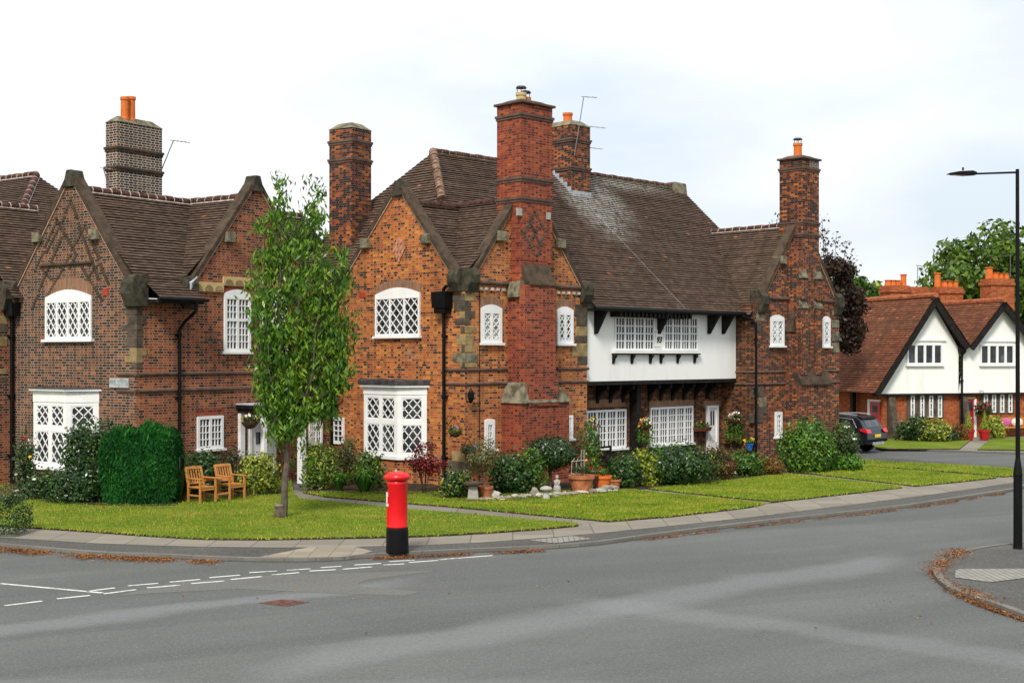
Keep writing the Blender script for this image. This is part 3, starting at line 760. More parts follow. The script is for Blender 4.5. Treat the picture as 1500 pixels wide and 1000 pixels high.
pp = WA.s(650, .1); zz = WA.sz(650, 430, .1)[1]
MB().path([WA.p(pp, .12, zz), WA.p(pp - .02, .12, zz + .14), WA.p(pp - .16, .14, zz + .22), WA.p(pp - .3, .05, zz + .24)], .05).build('spout', m_black, right)
downpipe(right, WA, WA.s(487, .05), .06, .05, 5.6, .06)
# windows of the chimney gable
for (u0, v0, u1, v1, nl) in ((704, 446, 734, 502, 2), (815, 449, 838.5, 503, 2)):
    rc = WB.rect(u0, v0, u1, v1); window(right, WB, rc, nl, 'diamond', 1, 3.5, arch=.15, fw=.12, mull=.1, pane=m_net if u0 < 710 else None); arch_band(right, WB, rc[0], rc[1], rc[3] - .10, .1)
rc = WB.rect(709.5, 613, 723.5, 657); window(right, WB, rc, 1, 'grid', 2, 3, fw=.12, arch=.06, sillw=.08)
rc = WB.rect(830, 608, 838, 642); window(right, WB, rc, 1, 'grid', 2, 4, fw=.08)
# chimney breast
W0 = WB
za, zb_ = 2.6, 3.2
b = MB(); b.box(W0, 1.5, 3.58, -.05, .86, -.02, za); b.box(W0, 1.75, 3.08, -.05, .76, za, 6.12)
b.box(W0, 1.91, 3.06, -.05, .45, 6.1, 6.9); b.box(W0, 1.75, 1.911, -.05, .3, 6.119, 6.3)
breast = b.build('chimney_breast', m_bR, right)
MB().hexa([W0.p(1.44, -.02, za - .02), W0.p(3.66, -.02, za - .02), W0.p(3.66, .93, za - .02), W0.p(1.44, .93, za - .02),
           W0.p(1.73, -.02, zb_), W0.p(3.1, -.02, zb_), W0.p(3.1, .77, zb_), W0.p(1.73, .77, zb_)]).build('weathering', m_weather, breast, bevel=.02)
MB().box(W0, 1.77, 3.06, .7, .905, za - .1, zb_ + .1).build('chimney_breast', m_bR, right)
MB().sideprism(W0, [(.3, 6.1), (.80, 6.1), (.80, 6.16), (.46, 6.78), (.3, 6.78)], 1.93, 3.1).build('weathering', m_coping, breast, bevel=.02)
MB().sideprism(Wall((W0.p(1.75, 0, 0).x, W0.p(1.75, 0, 0).y), -W0.n, -W0.d), [(-.2, 5.75), (.12, 5.75), (.12, 5.85), (.0, 6.25), (-.2, 6.25)], -.55, -.1).build('weathering', m_weather, breast, bevel=.02)
stackB = chimney(right, FR, 1.91, 3.26, -.45, .61, 6.85, 11.62, m_bR, bands=(8.72, 9.33, 11.25), cap=m_string, captype='flat',
                 pots=[(2.45, .1, .34, .15, m_cream, True), (2.75, .2, .25, .15, m_potd, True)], label='tall red brick engaged chimney stack')
WS = FR.wall_t(-.45, 0)
dd = MB()
for (a, b2) in (((764, 338), (781, 368)), ((783, 311), (799, 341)), ((776, 330), (792, 360)), ((783, 311), (770, 336)), ((799, 341), (786, 368)), ((775, 325), (788, 352)), ((768, 345), (783, 322)), ((776, 355), (792, 330)), ((781, 368), (786, 380)), ((786, 380), (797, 352))):
    p, q = WS.sz(*a), WS.sz(*b2); n = max(2, int((Vector(p) - Vector(q)).length / .1))
    for i in range(n):
        s, z = p[0] + (q[0] - p[0]) * i / n, p[1] + (q[1] - p[1]) * i / n; z = round(z / .075) * .075
        dd.box(WS, s - .055, s + .055, -.02, .016, z + .012, z + .073)
dd.build('diaper_brick', m_string, stackB)
for (u, v) in ((761, 310), (803, 316)):
    s, z = WS.sz(u, v); MB().box(WS, s - .09, s + .09, -.05, .03, z - .12, z + .1).build('tie_stone', m_stat, stackB)
s, z = WB.sz(683, 577); wl = MB().lathe(WB.p(s, .2, z - .12), [(.04, -.12), (.09, 0), (.1, .16), (.06, .2), (.02, .3)], 10); wl.tube(WB.p(s, 0, z - .2), WB.p(s, .2, z - .25), .02); wl.build('wall_lantern', m_black, right)
# wires on the wall
s_ = WB.s(702); MB().path([WB.p(s_, .015, 5.9), WB.p(s_, .015, .3)], .012, 5).build('cable', m_black, right)
# ---- jettied range
SJ, SG = .15, .80
WJ, WG = FR.wall_t(SJ), FR.wall_t(SG)
TE = 13.78
zj = WJ.sz(900, 557.8)[1]; zev = zf(sE)
MB().box(WJ, LB, TE, -.3, 0, zj, 5.95).build('rendered_wall', m_render, right)
MB().box(WJ, LB + .01, TE - .005, -.6, .03, zj - .13, zj - .003).build('jetty_beam', m_timber, right)
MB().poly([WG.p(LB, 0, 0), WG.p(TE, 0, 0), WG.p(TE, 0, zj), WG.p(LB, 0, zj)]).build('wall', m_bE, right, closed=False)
# eaves: gutter, soffit, rafter ends
MB().tube(FR.p(LB - .05, sE - .03, zev - .03), FR.p(TE + .02, sE - .03, zev - .03), .06, n=10).build('gutter', m_black, right)
MB().box(FR.wall_t(sE), LB + .02, TE - .01, -.5, 0, zev - .1, zev - .02).build('eaves_board', m_timber, right)
s = LB + 1.4
for k in range(22):
    t = LB + 1.3 + k * .22
    if t < 10.6: MB().box(FR.wall_t(sE), t, t + .1, -.48, -.03, zev - .27, zev - .105).build('rafter_end', m_timber, right)
WJr = WJ
for (u, w) in ((870, .13), (962.5, .13), (1036, .13), (1057, .13)):
    t = WJ.s(u); zb = WJ.sz(u, 489)[1]
    MB().sideprism(WJ, [(0, zb), (.06, zb), (.48, zev - .14), (.48, zev - .04), (0, zev - .04)], t, t + w).build('bracket', m_timber, right)
wins = []
for (u0, u1, lab) in ((899.5, 957, None), (971.5, 1021, None)):
    rc = WJ.rect(u0, 464, u1, 513); wins.append(window(right, WJ, rc, 4, 'grid', 3, 4, fw=.06, mull=.09, lw=.035, sill=False))
rc = WJ.rect(896, 513, 1022, 516.5); MB().box(WJ, rc[0], rc[1], 0, .16, rc[2] - .02, rc[3]).build('sill', m_white, right)
MB().box(WJ, rc[0], rc[1], 0, .14, rc[2] - .06, rc[2] - .021).build('sill_board', m_timber, right)
for u in (896.5, 923.5, 950.5, 966, 990.5, 1015.5):
    t = WJ.s(u); zt = rc[2] - .062; MB().sideprism(WJ, [(0, zt - .3), (.03, zt - .3), (.06, zt - .15), (.14, zt - .06), (.14, zt), (0, zt)], t, t + .11).build('bracket', m_timber, right)
rc2 = WJ.rect(958.5, 466, 970, 512); MB().box(WJ, rc2[0] + .03, rc2[1] - .03, 0, .03, rc2[2] + .03, rc2[3] - .4).build('date_panel', m_render, right)
def lettering(W, text, s, z, size, off, mat, parent, name='lettering', shear=.0, ext=.008):
    cu = bpy.data.curves.new(name, 'FONT'); cu.body = text; cu.size = size; cu.extrude = ext; cu.align_x = 'CENTER'; cu.align_y = 'CENTER'; cu.shear = shear; cu.offset = .008
    o = bpy.data.objects.new(name + '_src', cu); COL.objects.link(o)
    me = bpy.data.meshes.new_from_object(o.evaluated_get(bpy.context.evaluated_depsgraph_get())); bpy.data.objects.remove(o)
    loc = root_loc(parent)
    for v in me.vertices: v.co = W.p(s + v.co.x, off + v.co.z, z + v.co.y) - loc
    me.materials.clear(); me.materials.append(mat)
    q = bpy.data.objects.new(name, me); COL.objects.link(q); q.parent = parent; return q
s, z = WJ.sz(964, 498); lettering(WJ, '93', s, z, .29, .036, m_black, right, shear=.3)
for (v, w) in ((486.5, .25), (508, .25)): 
    s, z = WJ.sz(963, v); MB().box(WJ, s - .16, s + .16, 0, .04, z - .015, z + .015).build('date_panel', m_mortar, right)
# ground floor of the jettied range
rc = WG.rect(858, 600, 916, 657); window(right, WG, rc, 4, 'grid', 3, 5, fw=.07, mull=.1, lw=.035)
rc = WG.rect(951.5, 595.5, 1014, 650); window(right, WG, rc, 5, 'grid', 3, 5, fw=.07, mull=.1, lw=.035)
rc = WG.rect(1034, 593.5, 1050, 675); df = MB()
df.box(WG, rc[0], rc[0] + .1, 0, .09, 0, rc[3]); df.box(WG, rc[1] - .1, rc[1], 0, .09, 0, rc[3]); df.box(WG, rc[0] + .1, rc[1] - .1, 0, .09, rc[3] - .1, rc[3])
dfr = df.build('door_frame', m_white, right)
dr = MB().box(WG, rc[0] + .1, rc[1] - .1, 0, .04, .03, rc[3] - .1)
dr.box(WG, rc[0] + .2, rc[1] - .2, .04, .055, .3, 1.1); door = dr.build('door', m_white, right)
MB().box(WG, rc[0] + .22, (rc[0] + rc[1]) / 2 - .03, .03, .052, 1.45, rc[3] - .2).build('pane', m_grey, door); MB().box(WG, (rc[0] + rc[1]) / 2 + .03, rc[1] - .22, .03, .052, 1.45, rc[3] - .2).build('pane', m_grey, door)
for (u0, u1) in ((861, 915), (951, 1016), (1030, 1056)):
    s0, s1 = WG.s(u0), WG.s(u1); zt = WG.sz(u0 / 2 + u1 / 2, 597)[1]
    MB().box(WG, s0, s1, -.02, .012, zt + .03, zt + .27).build('window_arch', m_bArch, right)
t0 = WG.s(932, .3); MB().box(WG, t0, t0 + .22, .0, .34, 0, zj - .13).build('post', m_timber, right, bevel=.01)
for u in (876, 895, 913.5, 952, 969, 986, 1003, 1020, 1036.5, 1067):
    t = WG.s(u + 3, .2); zt = zj - .131
    MB().sideprism(WG, [(0, zt - .62), (.05, zt - .62), (.1, zt - .42), (.34, zt - .2), (.5, zt - .16), (.5, zt), (0, zt)], t, t + .12).build('bracket', m_timber, right)
# ---- far wing with its own engaged chimney
WF = FR.wall_t(-.70); WFr = FR.wall_s(TE)
TF1 = 19.55
fa = WF.sz(1119, 433); fz = (16.77, 9.3); fb = (19.2, fa[1] + .05)
MB().poly([WF.p(TE, 0, 0), WF.p(TF1, 0, 0), WF.p(TF1, 0, fb[1] - .1), WF.p(fb[0], 0, fb[1]), WF.p(fz[0], 0, fz[1]), WF.p(fa[0], 0, fa[1]), WF.p(TE, 0, fa[1] - .1)]).build('wall', m_bF, right, closed=False)
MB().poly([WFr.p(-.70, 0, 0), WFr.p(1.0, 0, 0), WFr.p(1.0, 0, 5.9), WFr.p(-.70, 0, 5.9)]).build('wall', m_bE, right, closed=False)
MB().poly([FR.p(TF1, -.7, 0), FR.p(TF1, 6, 0), FR.p(TF1, 6, 6), FR.p(TF1, -.7, 6)]).build('wall', m_bF, right, closed=False)
for f, dr_ in ((fa, -1), (fb, 1)):
    coping(right, WF, f, fz); kneeler(right, WF, f[0] - dr_ * .05, f[1] + .1, .45, .75, dr_)
s, z = WF.sz(1144, 381); kneeler(right, WF, s - .15, z, .32, .3, 1, False)
fr2 = MB(); zF = 8.95
tiles(fr2, [FR.p(16.77, -.6, zF), FR.p(16.77, 5.0, zF), FR.p(13.62, 5.0, zF - 1.1 * 3.15), FR.p(13.62, -.6, zF - 1.1 * 3.15)])
tiles(fr2, [FR.p(16.77, -.6, zF), FR.p(16.77, 5.0, zF), FR.p(19.9, 5.0, zF - 1.1 * 3.13), FR.p(19.9, -.6, zF - 1.1 * 3.13)])
roofF = fr2.build('roof', [m_tile, m_edge_shade], right, closed=False); ridge(roofF, FR.p(16.77, -.05, zF + .03), FR.p(16.77, 3.4, zF + .03), [m_ridge, m_mortar], .12)
for v in (544.5, 562):
    zS = WF.sz(1130, v)[1]; string(right, WF, TE, WF.s(1152), zS); string(right, WF, WF.s(1206), TF1, zS); string(right, WFr, -.75, .75, zS)
zS = WF.sz(1135, 437)[1]; string(right, WF, fa[0], WF.s(1156), zS, .12, .07); string(right, WF, WF.s(1203), fb[0], zS, .12, .07)
for (u0, v0, u1, v1, nl) in ((1128, 461, 1147.5, 506, 2), (1204.5, 463, 1215, 507, 1)):
    rc = WF.rect(u0, v0, u1, v1); window(right, WF, rc, nl, 'diamond', 1, 3.5, arch=.14, fw=.11, mull=.09, pane=m_net); arch_band(right, WF, rc[0], rc[1], rc[3] - .1, .1, mat=m_bS)
rc = WF.rect(1134.5, 603, 1144.5, 639); window(right, WF, rc, 1, 'grid', 2, 4, fw=.12, sillw=.07)
Q = []
for (v0, v1, u0, u1, mi) in ((565, 582, 1106, 1118, 1), (582, 596, 1112, 1123, 2), (596, 606, 1108, 1122, 1), (606, 619, 1103, 1118, 1), (448, 460, 1109, 1116, 1), (460, 470, 1108, 1120, 2), (472, 487, 1108, 1115, 1)):
    Q.append((WF, WF.rect(u0, v0, u1, v1), mi, .014))
for k, (v0, v1) in enumerate(((455, 462), (469, 480), (486, 499), (503, 516))):
    r_ = WF.rect(1219, v0, 1229, v1); Q.append((WF, (r_[0], TF1 + .014, r_[2], r_[3]), 2, .014))
quoins(right, Q)
b = MB(); b.box(WF, 15.7, 18.0, -.05, .55, -.02, 2.9); b.box(WF, 16.0, 17.5, -.05, .42, 2.9, 7.9); b.box(WF, 15.75, 16.0, -.05, .25, 2.901, 4.9)
brF = b.build('chimney_breast', m_bF, right)
MB().sideprism(WF, [(-.02, 2.88), (.62, 2.88), (.62, 2.95), (.42, 3.4), (-.02, 3.4)], 15.95, 18.05).build('weathering', m_coping, brF, bevel=.02)
MB().hexa([WF.p(15.7, -.02, 4.9), WF.p(16.02, -.02, 4.9), WF.p(16.02, .3, 4.9), WF.p(15.7, .3, 4.9), WF.p(15.98, -.02, 5.6), WF.p(16.02, -.02, 5.6), WF.p(16.02, .27, 5.6), WF.p(15.98, .27, 5.6)]).build('weathering', m_coping, brF)
for (a0, a1, z0, z1) in ((16.02, 16.5, 6.12, 7.0), (17.05, 17.5, 6.12, 7.0)):
    for zz in (z0 - .35, z1 - .1):
        MB().sideprism(WF, [(.3, zz), (.56, zz), (.56, zz + .05), (.43, zz + .32), (.3, zz + .32)], a0, a1).build('weathering', m_weather, brF, bevel=.015)
    MB().box(WF, a0 + .03, a1 - .03, .3, .52, 3.3, z0 - .35).build('pilaster', m_bF, brF); MB().box(WF, a0 + .03, a1 - .03, .3, .52, z0 - .03, z1 - .1).build('pilaster', m_bF, brF)
stF = chimney(right, FR, 16.33, 17.47, -1.08, -.06, 7.85, 11.43, m_bS, bands=(8.55, 9.0, 11.05), captype='flat', cap=m_string, pots=[(16.75, -.6, .55, .16, m_pot, True)], label='sooty orange chimney stack of the far wing')
wc = FR.wall_t(-1.08); rr = (17.0, 17.4); MB().box(wc, rr[0] - .2, rr[1], -.05, .012, 11.14, 11.41).build('pale_brick_patch', m_bP, stF)
downpipe(right, FR.wall_t(-.78, 0), TE - .06, 0, .05, 5.15, .05); 
q0 = FR.p(TE - .06, -.78, 5.15); MB().path([q0, q0 + Vector((-.1, .1, .15)), FR.p(TE - .4, -.4, 5.45), FR.p(TE - .4, sE, zev - .06)], .05).build('downpipe', m_black, right)
# ---- the chimney astride the main ridge
c2_ = chimney(right, FR, 9.55, 10.6, 4.5, 6.5, 9.2, 12.55, m_bS, bands=(10.95, 12.0), cap=m_weather, captype='slope', pots=[(9.9, 5.0, .42, .17, m_pot, False)], label='squat sooty chimney stack astride the main ridge')
MB().box(FR.wall_t(4.5), 9.52, 10.63, 0, .03, zf(4.5) - .05, zf(4.5) + .16).build('flashing', m_lead, c2_)
for k in range(6):
    s0, s1 = 4.5 + k * .2, 4.5 + (k + 1) * .2
    MB().box(FR.wall_s(9.55), s0, s1, 0, .03, zf(s0) - .02, zf(s0) + .3).build('flashing', m_lead, c2_)
aerial(c2_, FR.p(9.7, 4.48, 11.4), 2.2, (.35, .1), 2, .55, -.5)
aerial(c2_, FR.p(10.66, 5.0, 10.4), 2.3, (.05, 0), 4, .9, -.25)
aerial(c2_, FR.p(10.66, 5.0, 11.3), .6, (.02, 0), 4, .8, -.25)
pth = [FR.p(9.9, 4.4, zf(4.4) + .05), FR.p(10.0, 2.2, zf(2.2) + .06), FR.p(10.15, -.3, zf(-.3) + .05)]
MB().path(pth, .004, 5).build('cable', m_lead, right)
# ================================================================== the house with diapered gable and porch
FL = Frame((-10.45, 36.1), 55)
left = thing('brick_house', 'brown brick gabled house with canted white bay and diamond brickwork behind a clipped hedge', 'house', (-10.45, 36.1, 0))
WC, WD = FL.wall_s(0.0), FL.wall_t(0.0)
LC, LD = WC.s(19), 7.9
cp = WC.sz(104, 259); cr = WC.sz(188, 413); cl = WC.sz(21, 416); cl = (2 * cp[0] - cr[0], cr[1])
MB().poly([WC.p(0, 0, 0), WC.p(LC, 0, 0), WC.p(LC, 0, cl[1] - .2), WC.p(cl[0], 0, cl[1]), WC.p(cp[0], 0, cp[1]), WC.p(cr[0], 0, cr[1]), WC.p(0, 0, cr[1] - .1)]).build('wall', m_bC, left, closed=False)
dp = WD.sz(375, 267); dl = WD.sz(282, 415); dl = (dl[0], dl[1]); dr2 = (2 * dp[0] - dl[0], dl[1])
MB().poly([WD.p(0, 0, 0), WD.p(LD, 0, 0), WD.p(LD, 0, dr2[1] - .1), WD.p(dr2[0], 0, dr2[1]), WD.p(dp[0], 0, dp[1]), WD.p(dl[0], 0, dl[1]), WD.p(1.72, 0, dl[1] - .2), WD.p(1.72, 0, 5.6), WD.p(0, 0, 5.6)]).build('wall', m_bD, left, closed=False)
for W, f, a in ((WC, cl, cp), (WC, cr, cp), (WD, dl, dp), (WD, dr2, dp)): coping(left, W, f, a)
for W, a in ((WC, cp), (WD, dp)): MB().tbox(W, a[0] - .28, a[0] + .28, -.34, .1, a[1] - .3, a[1] + .2, .18, 0, 0).build('apex_stone', m_kneel, left, bevel=.02)
kneeler(left, WC, cr[0] + .05, cr[1] + .1, .5, .8, -1); kneeler(left, WC, cl[0] - .05, cl[1] + .1, .4, .7, 1)
kneeler(left, WD, dl[0] + .05, dl[1] + .1, .45, .85, -1); kneeler(left, WD, dr2[0] - .05, dr2[1] + .1, .45, .7, 1)
for W, (u, v) in ((WC, (58, 348)), (WC, (141, 344)), (WD, (334, 348))): s, z = W.sz(u, v); kneeler(left, W, s - .16, z, .34, .3, 1, False)
zR2, pt2 = 8.85, .95
sC, tD = cp[0], dp[0]
def pC(s): return zR2 - pt2 * abs(s - sC)
def pD(t): return zR2 + .02 - pt2 * abs(t - tD)
rl = MB()
tiles(rl, [FL.p(.05, sC, zR2), FL.p(9.6, sC, zR2), FL.p(9.6, .12, pC(.12)), FL.p(.05, .12, pC(.12))])
tiles(rl, [FL.p(.22, .12, pC(.12)), FL.p(1.78, .12, pC(.12)), FL.p(1.95, -.62, pC(-.62) + .12), FL.p(.3, -.62, pC(-.62) + .12)])
tiles(rl, [FL.p(.05, sC, zR2), FL.p(9.6, sC, zR2), FL.p(9.6, 6.0, pC(6.0)), FL.p(.05, 6.0, pC(6.0))])
tiles(rl, [FL.p(tD, .05, zR2 + .02), FL.p(tD, 3.1, zR2 + .02), FL.p(1.5, 3.1, pD(1.5)), FL.p(1.5, .05, pD(1.5))])
tiles(rl, [FL.p(tD, .05, zR2 + .02), FL.p(tD, 2.95, zR2 + .02), FL.p(8.2, 2.95, pD(8.2)), FL.p(8.2, .05, pD(8.2))])
roofL = rl.build('roof', [m_tile, m_edge_shade], left, closed=False)
ridge(roofL, FL.p(.35, sC, zR2 + .03), FL.p(9.5, sC, zR2 + .03), [m_ridge, m_mortar], .13)
ridge(roofL, FL.p(tD, .35, zR2 + .05), FL.p(tD, 2.9, zR2 + .05), [m_ridge, m_mortar], .13)
MB().poly([FL.p(9.5, 0, 0), FL.p(9.5, 6, 0), FL.p(9.5, 6, 6), FL.p(9.5, sC, zR2), FL.p(9.5, 0, 6)]).build('wall', m_bD, left, closed=False)
MB().box(FL.wall_t(-.6), .3, 1.95, -.6, -.02, pC(-.62) + .0, pC(-.62) + .09).build('eaves_board', m_timber, left)
MB().tube(FL.p(.2, -.68, pC(-.62) + .1), FL.p(2.0, -.68, pC(-.62) + .1), .055).build('gutter', m_black, left)
MB().hexa([WD.p(1.7, .02, 5.95), WD.p(2.1, .02, 6.25), WD.p(2.1, .1, 6.2), WD.p(1.7, .3, 5.9), WD.p(1.7, .02, 6.15), WD.p(2.1, .02, 6.33), WD.p(2.1, .12, 6.3), WD.p(1.7, .32, 6.1)]).build('flashing', m_lead, left)
tp = WD.s(263, .08); downpipe(left, WD, tp, .08, .05, WD.sz(263, 482, .08)[1], .05)
z0 = WD.sz(263, 482, .08)[1]; MB().path([WD.p(tp, .08, z0), WD.p(tp + .1, .2, z0 + .22), WD.p(tp + .12, .62, z0 + .5), WD.p(tp + .12, .66, pC(-.62) + .1)], .05).build('downpipe', m_black, left)
for v in (548, 572.5):
    zS = WD.sz(220, v)[1]; string(left, WD, -.05, WD.s(384), zS, .1, .055); string(left, WC, -.05, WC.s(172), zS, .1, .055)
Q = []
for i, (v0, v1, mi, ua, ub) in enumerate([(446, 460, 0, 177, 207), (447, 461, 1, 184, 207), (462, 475, 1, 187, 214), (475, 484, 1, 178, 206), (484, 493, 1, 187, 209), (494, 509, 1, 184, 205), (510, 521, 0, 190, 215), (521, 531, 0, 183, 203), (531, 540, 1, 194, 202)]):
    if i == 0: continue
    za, zb = WC.sz(198, v1)[1], WC.sz(198, v0)[1]
    Q.append((WC, (-.012, max(.1, WC.s(ua)), za, zb), mi, .014)); Q.append((WD, (-.012, max(.1, WD.s(ub)), za + .003, zb - .003), mi, .0155))
quoins(left, Q)
rc = WC.rect(68, 424, 135, 497); window(left, WC, rc, 4, 'diamond', 1.8, 3.4, arch=.30, fw=.08, mull=.09, sillw=.1, lw=.029); arch_band(left, WC, rc[0], rc[1], rc[3] - .2, .21, .34)
yb = 38.2
canted_bay(left, WC, 49, 97, 146, .63, tuple(4 - k * yb / 1900 for k in (158, 104, 66, 50, 45)), True)
s, z = WC.sz(155, 427); MB().box(WC, s - .1, s + .1, -.02, .02, z - .1, z + .1).build('air_brick', m_terr, left)
string(left, WC, WC.s(136), WC.s(61), WC.sz(100, 387)[1], .09, .07, m_coping)
dd = MB()
for a, b in (((104, 297), (146, 415)), ((82, 321), (112, 375)), ((104, 297), (67, 375)), ((125, 333), (67, 440)), ((125, 333), (161, 420)), ((90, 350), (46, 455)), ((112, 375), (100, 400)), ((84, 325), (50, 400)), ((140, 390), (125, 415)), ((118, 390), (152, 446)), ((60, 393), (78, 415))):
    p, q = WC.sz(*a), WC.sz(*b); n = max(2, int(abs(p[1] - q[1]) / .075))
    for i in range(n):
        s, z = p[0] + (q[0] - p[0]) * i / n, p[1] + (q[1] - p[1]) * i / n; z = round(z / .075) * .075
        dd.box(WC, s - .065, s + .065, -.02, .018, z + .012, z + .073)
dd.build('diaper_brick', m_coping, left)
# plaque with two worn lines
rc = WC.rect(162, 554, 190, 568); pq = MB().box(WC, rc[0], rc[1], 0, .05, rc[2], rc[3]).build('street_plaque', plain('grey_plaque', (.30, .33, .34), .6, .3, .3, 9), left, bevel=.01)
MB().box(WC, rc[0] + .03, rc[1] - .03, .05, .056, rc[2] + .02, rc[2] + .045).box(WC, rc[0] + .03, rc[1] - .03, .05, .056, rc[3] - .045, rc[3] - .02).build('plaque_edging', m_mortar, pq)
# windows of the porch gable
for (u0, u1) in ((327.5, 366),):
    rc = WD.rect(u0, 424, u1, 515); window(left, WD, rc, 2, 'grid', 3, 7, arch=.2, fw=.1, mull=.1, transom=.58, pane=m_grey); arch_band(left, WD, rc[0], rc[1], rc[3] - .1, .12, .2, mat=m_bR)
    wd = rc[1] - rc[0]
ta = 2 * dp[0] - rc[1]; rc_ = (ta, ta + wd, rc[2], rc[3]); window(left, WD, rc_, 2, 'grid', 3, 7, arch=.2, fw=.1, mull=.1, transom=.58, pane=m_grey); arch_band(left, WD, rc_[0], rc_[1], rc_[3] - .1, .12, .2, mat=m_bR)
def scallop(W, s0, s1, z0, z1, n):
    MB().box(W, s0, s1, 0, .06, z0, z1).build('stone_band', m_cream, left)
    for k in range(n):
        c = s0 + (s1 - s0) * (k + .5) / n; r = (s1 - s0) / n * .40; h = min(r, (z1 - z0) * .55)
        MB().prism(W, [(c + r * math.cos(a), z0 + .04 + h * math.sin(a)) for a in [math.pi * i / 10 for i in range(11)]], .05, .075).build('scallop', m_quoinT, left)
r1_ = WD.rect(281, 413, 326, 427); scallop(WD, r1_[0], r1_[1], r1_[2], r1_[3], 3)
r2_ = WD.rect(325, 407, 368, 420); scallop(WD, r1_[1] + .002, r2_[1] + .06, r2_[2] + .02, r2_[3] + .02, 3)
scallop(WD, rc_[0] - .1, rc_[1] + .1, r2_[2] + .02, r2_[3] + .02, 3)
rc = WD.rect(288, 609, 326, 657); window(left, WD, rc, 2, 'grid', 3, 4, fw=.09, mull=.1); MB().box(WD, rc[0] - .05, rc[1] + .05, -.02, .012, rc[3], rc[3] + .22).build('window_arch', m_bR, left)
# porch in the angle of the two houses
po = 1.1; h0 = WD.s(346, 0) + .05; hz = WD.sz(350, 598, 0)[1]; h1 = WD.s(447, po) + .15
por = MB().box(WD, h0 - .06, h1, 0, po + .12, hz, hz + .1); por.box(WD, h0, h1 - .05, 0, po + .04, hz - .13, hz - .001); porch = por.build('porch', m_timber, left)
MB().box(WD, h0 - .1, h1 + .03, 0, po + .17, hz + .101, hz + .16).build('roof', m_lead, porch, bevel=.02)
for s, w_ in ((h0 + .02, .14), (h1 - .3, .2)): MB().box(WD, s, s + w_, po - w_, po, 0, hz - .131).build('post', m_white, porch, bevel=.01)
MB().box(WD, h0 + .02, h0 + .2, 0, .12, 0, hz - .131).build('pilaster', m_white, porch)
d_ = MB(); a, b = WD.s(366), WD.s(398); d_.box(WD, a, b, 0, .05, .05, hz - .5); d_.box(WD, a + .12, b - .12, .05, .065, .3, 1.0); d_.box(WD, a - .1, a - .001, 0, .1, 0, hz - .4); d_.box(WD, b + .001, b + .1, 0, .1, 0, hz - .4); d_.box(WD, a, b, 0, .1, hz - .499, hz - .4)
door = d_.build('door', m_white, left); MB().box(WD, a + .2, b - .2, .045, .07, 1.3, hz - .75).build('pane', m_grey, door)
window(left, WD, WD.rect(452, 611, 471, 652), 2, 'grid', 2, 4, fw=.09, sill=False)
# stacks
chC = chimney(left, FL, 2.01, 3.74, 3.4, 3.95, 7.6, 11.18, m_bP, bands=(10.35, 9.75), cap=m_weather, pots=[(2.45, 3.6, .72, .125, m_pot, False), (2.72, 3.66, .78, .145, m_pot, False)], band_mat=m_coping, label='dark brick stack with white pointing and two tall orange pots')
aerial(chC, FL.p(3.8, 3.5, 9.9), .95, (.35, .1), 4, .55, -.2, FL.p(3.74, 3.6, 9.9))
aerial(chC, FL.p(1.95, 3.6, 8.9), .85, (-.25, 0), 3, .3, .1, FL.p(2.0, 3.6, 8.8))
chD = chimney(left, FL, 9.06, 10.02, .14, 1.19, 0, 11.68, m_bS, bands=(10.6, 11.22), cap=m_weather, captype='slope', label='tall sooty orange stack rising in the angle between the two houses')
# ================================================================== next house along, mostly out of frame
nb = thing('brick_house', 'brick house end with black hopper and hipped brown roof beside the diapered gable', 'house', FL.p(-.45, LC, 0))
WN = FL.wall_t(LC)   # return wall
MB().poly([WN.p(0, 0, 0), WN.p(-.45, 0, 0), WN.p(-.45, 0, 6.0), WN.p(0, 0, 6.0)]).build('wall', m_bD, nb, closed=False)
WN2 = FL.wall_s(-.45)
MB().poly([WN2.p(LC, 0, 0), WN2.p(LC + 7, 0, 0), WN2.p(LC + 7, 0, 6.2), WN2.p(LC + 3, 0, 9.0), WN2.p(LC, 0, 6.0)]).build('wall', m_bC, nb, closed=False)
n1 = MB(); tiles(n1, [FL.p(-.35, 8.48, 8.85), FL.p(2.7, 8.48, 8.85), FL.p(2.7, 5.2, 5.73), FL.p(-.35, 5.2, 5.73)])
tiles(n1, [FL.p(-.35, 8.48, 8.85), FL.p(2.7, 8.48, 8.85), FL.p(2.7, 12, 5.5), FL.p(-.35, 12, 5.5)])
tiles(n1, [FL.p(4.9, 11.6, 10.5), FL.p(4.9, 24, 10.5), FL.p(.1, 24, 6.1), FL.p(.1, 7.2, 6.1)])
tiles(n1, [FL.p(4.9, 11.6, 10.5), FL.p(.1, 7.2, 6.1), FL.p(9.7, 7.2, 6.1)])
rn = n1.build('roof', [m_tile, m_edge_shade], nb, closed=False)
ridge(rn, FL.p(4.9, 11.6, 10.53), FL.p(4.9, 20, 10.53), [m_ridge, m_mortar], .13); ridge(rn, FL.p(-.3, 8.48, 8.88), FL.p(2.7, 8.48, 8.88), [m_ridge, m_mortar], .13)
ridge(rn, FL.p(1.5, 8.48, 7.4), FL.p(4.9, 11.6, 10.52), [m_ridge, m_mortar], .12)
kneeler(nb, WN, -.42, 6.15, .4, .8, 1)
Q = []
for (v0, v1, mi) in ((462, 475, 0), (476, 487, 1), (494, 507, 0), (540, 548, 0), (552, 560, 1)):
    Q.append((WN, (-.464, -.2, WN.sz(4, v1)[1], WN.sz(4, v0)[1]), mi, .015))
quoins(nb, Q)
sp = WN.s(17.5, .1); downpipe(nb, WN, sp, .1, .05, 5.2, .055); MB().tbox(WN, sp - .2, sp + .2, .0, .4, 5.2, 5.6, -.02, 0, 0).build('hopper', m_black, nb)
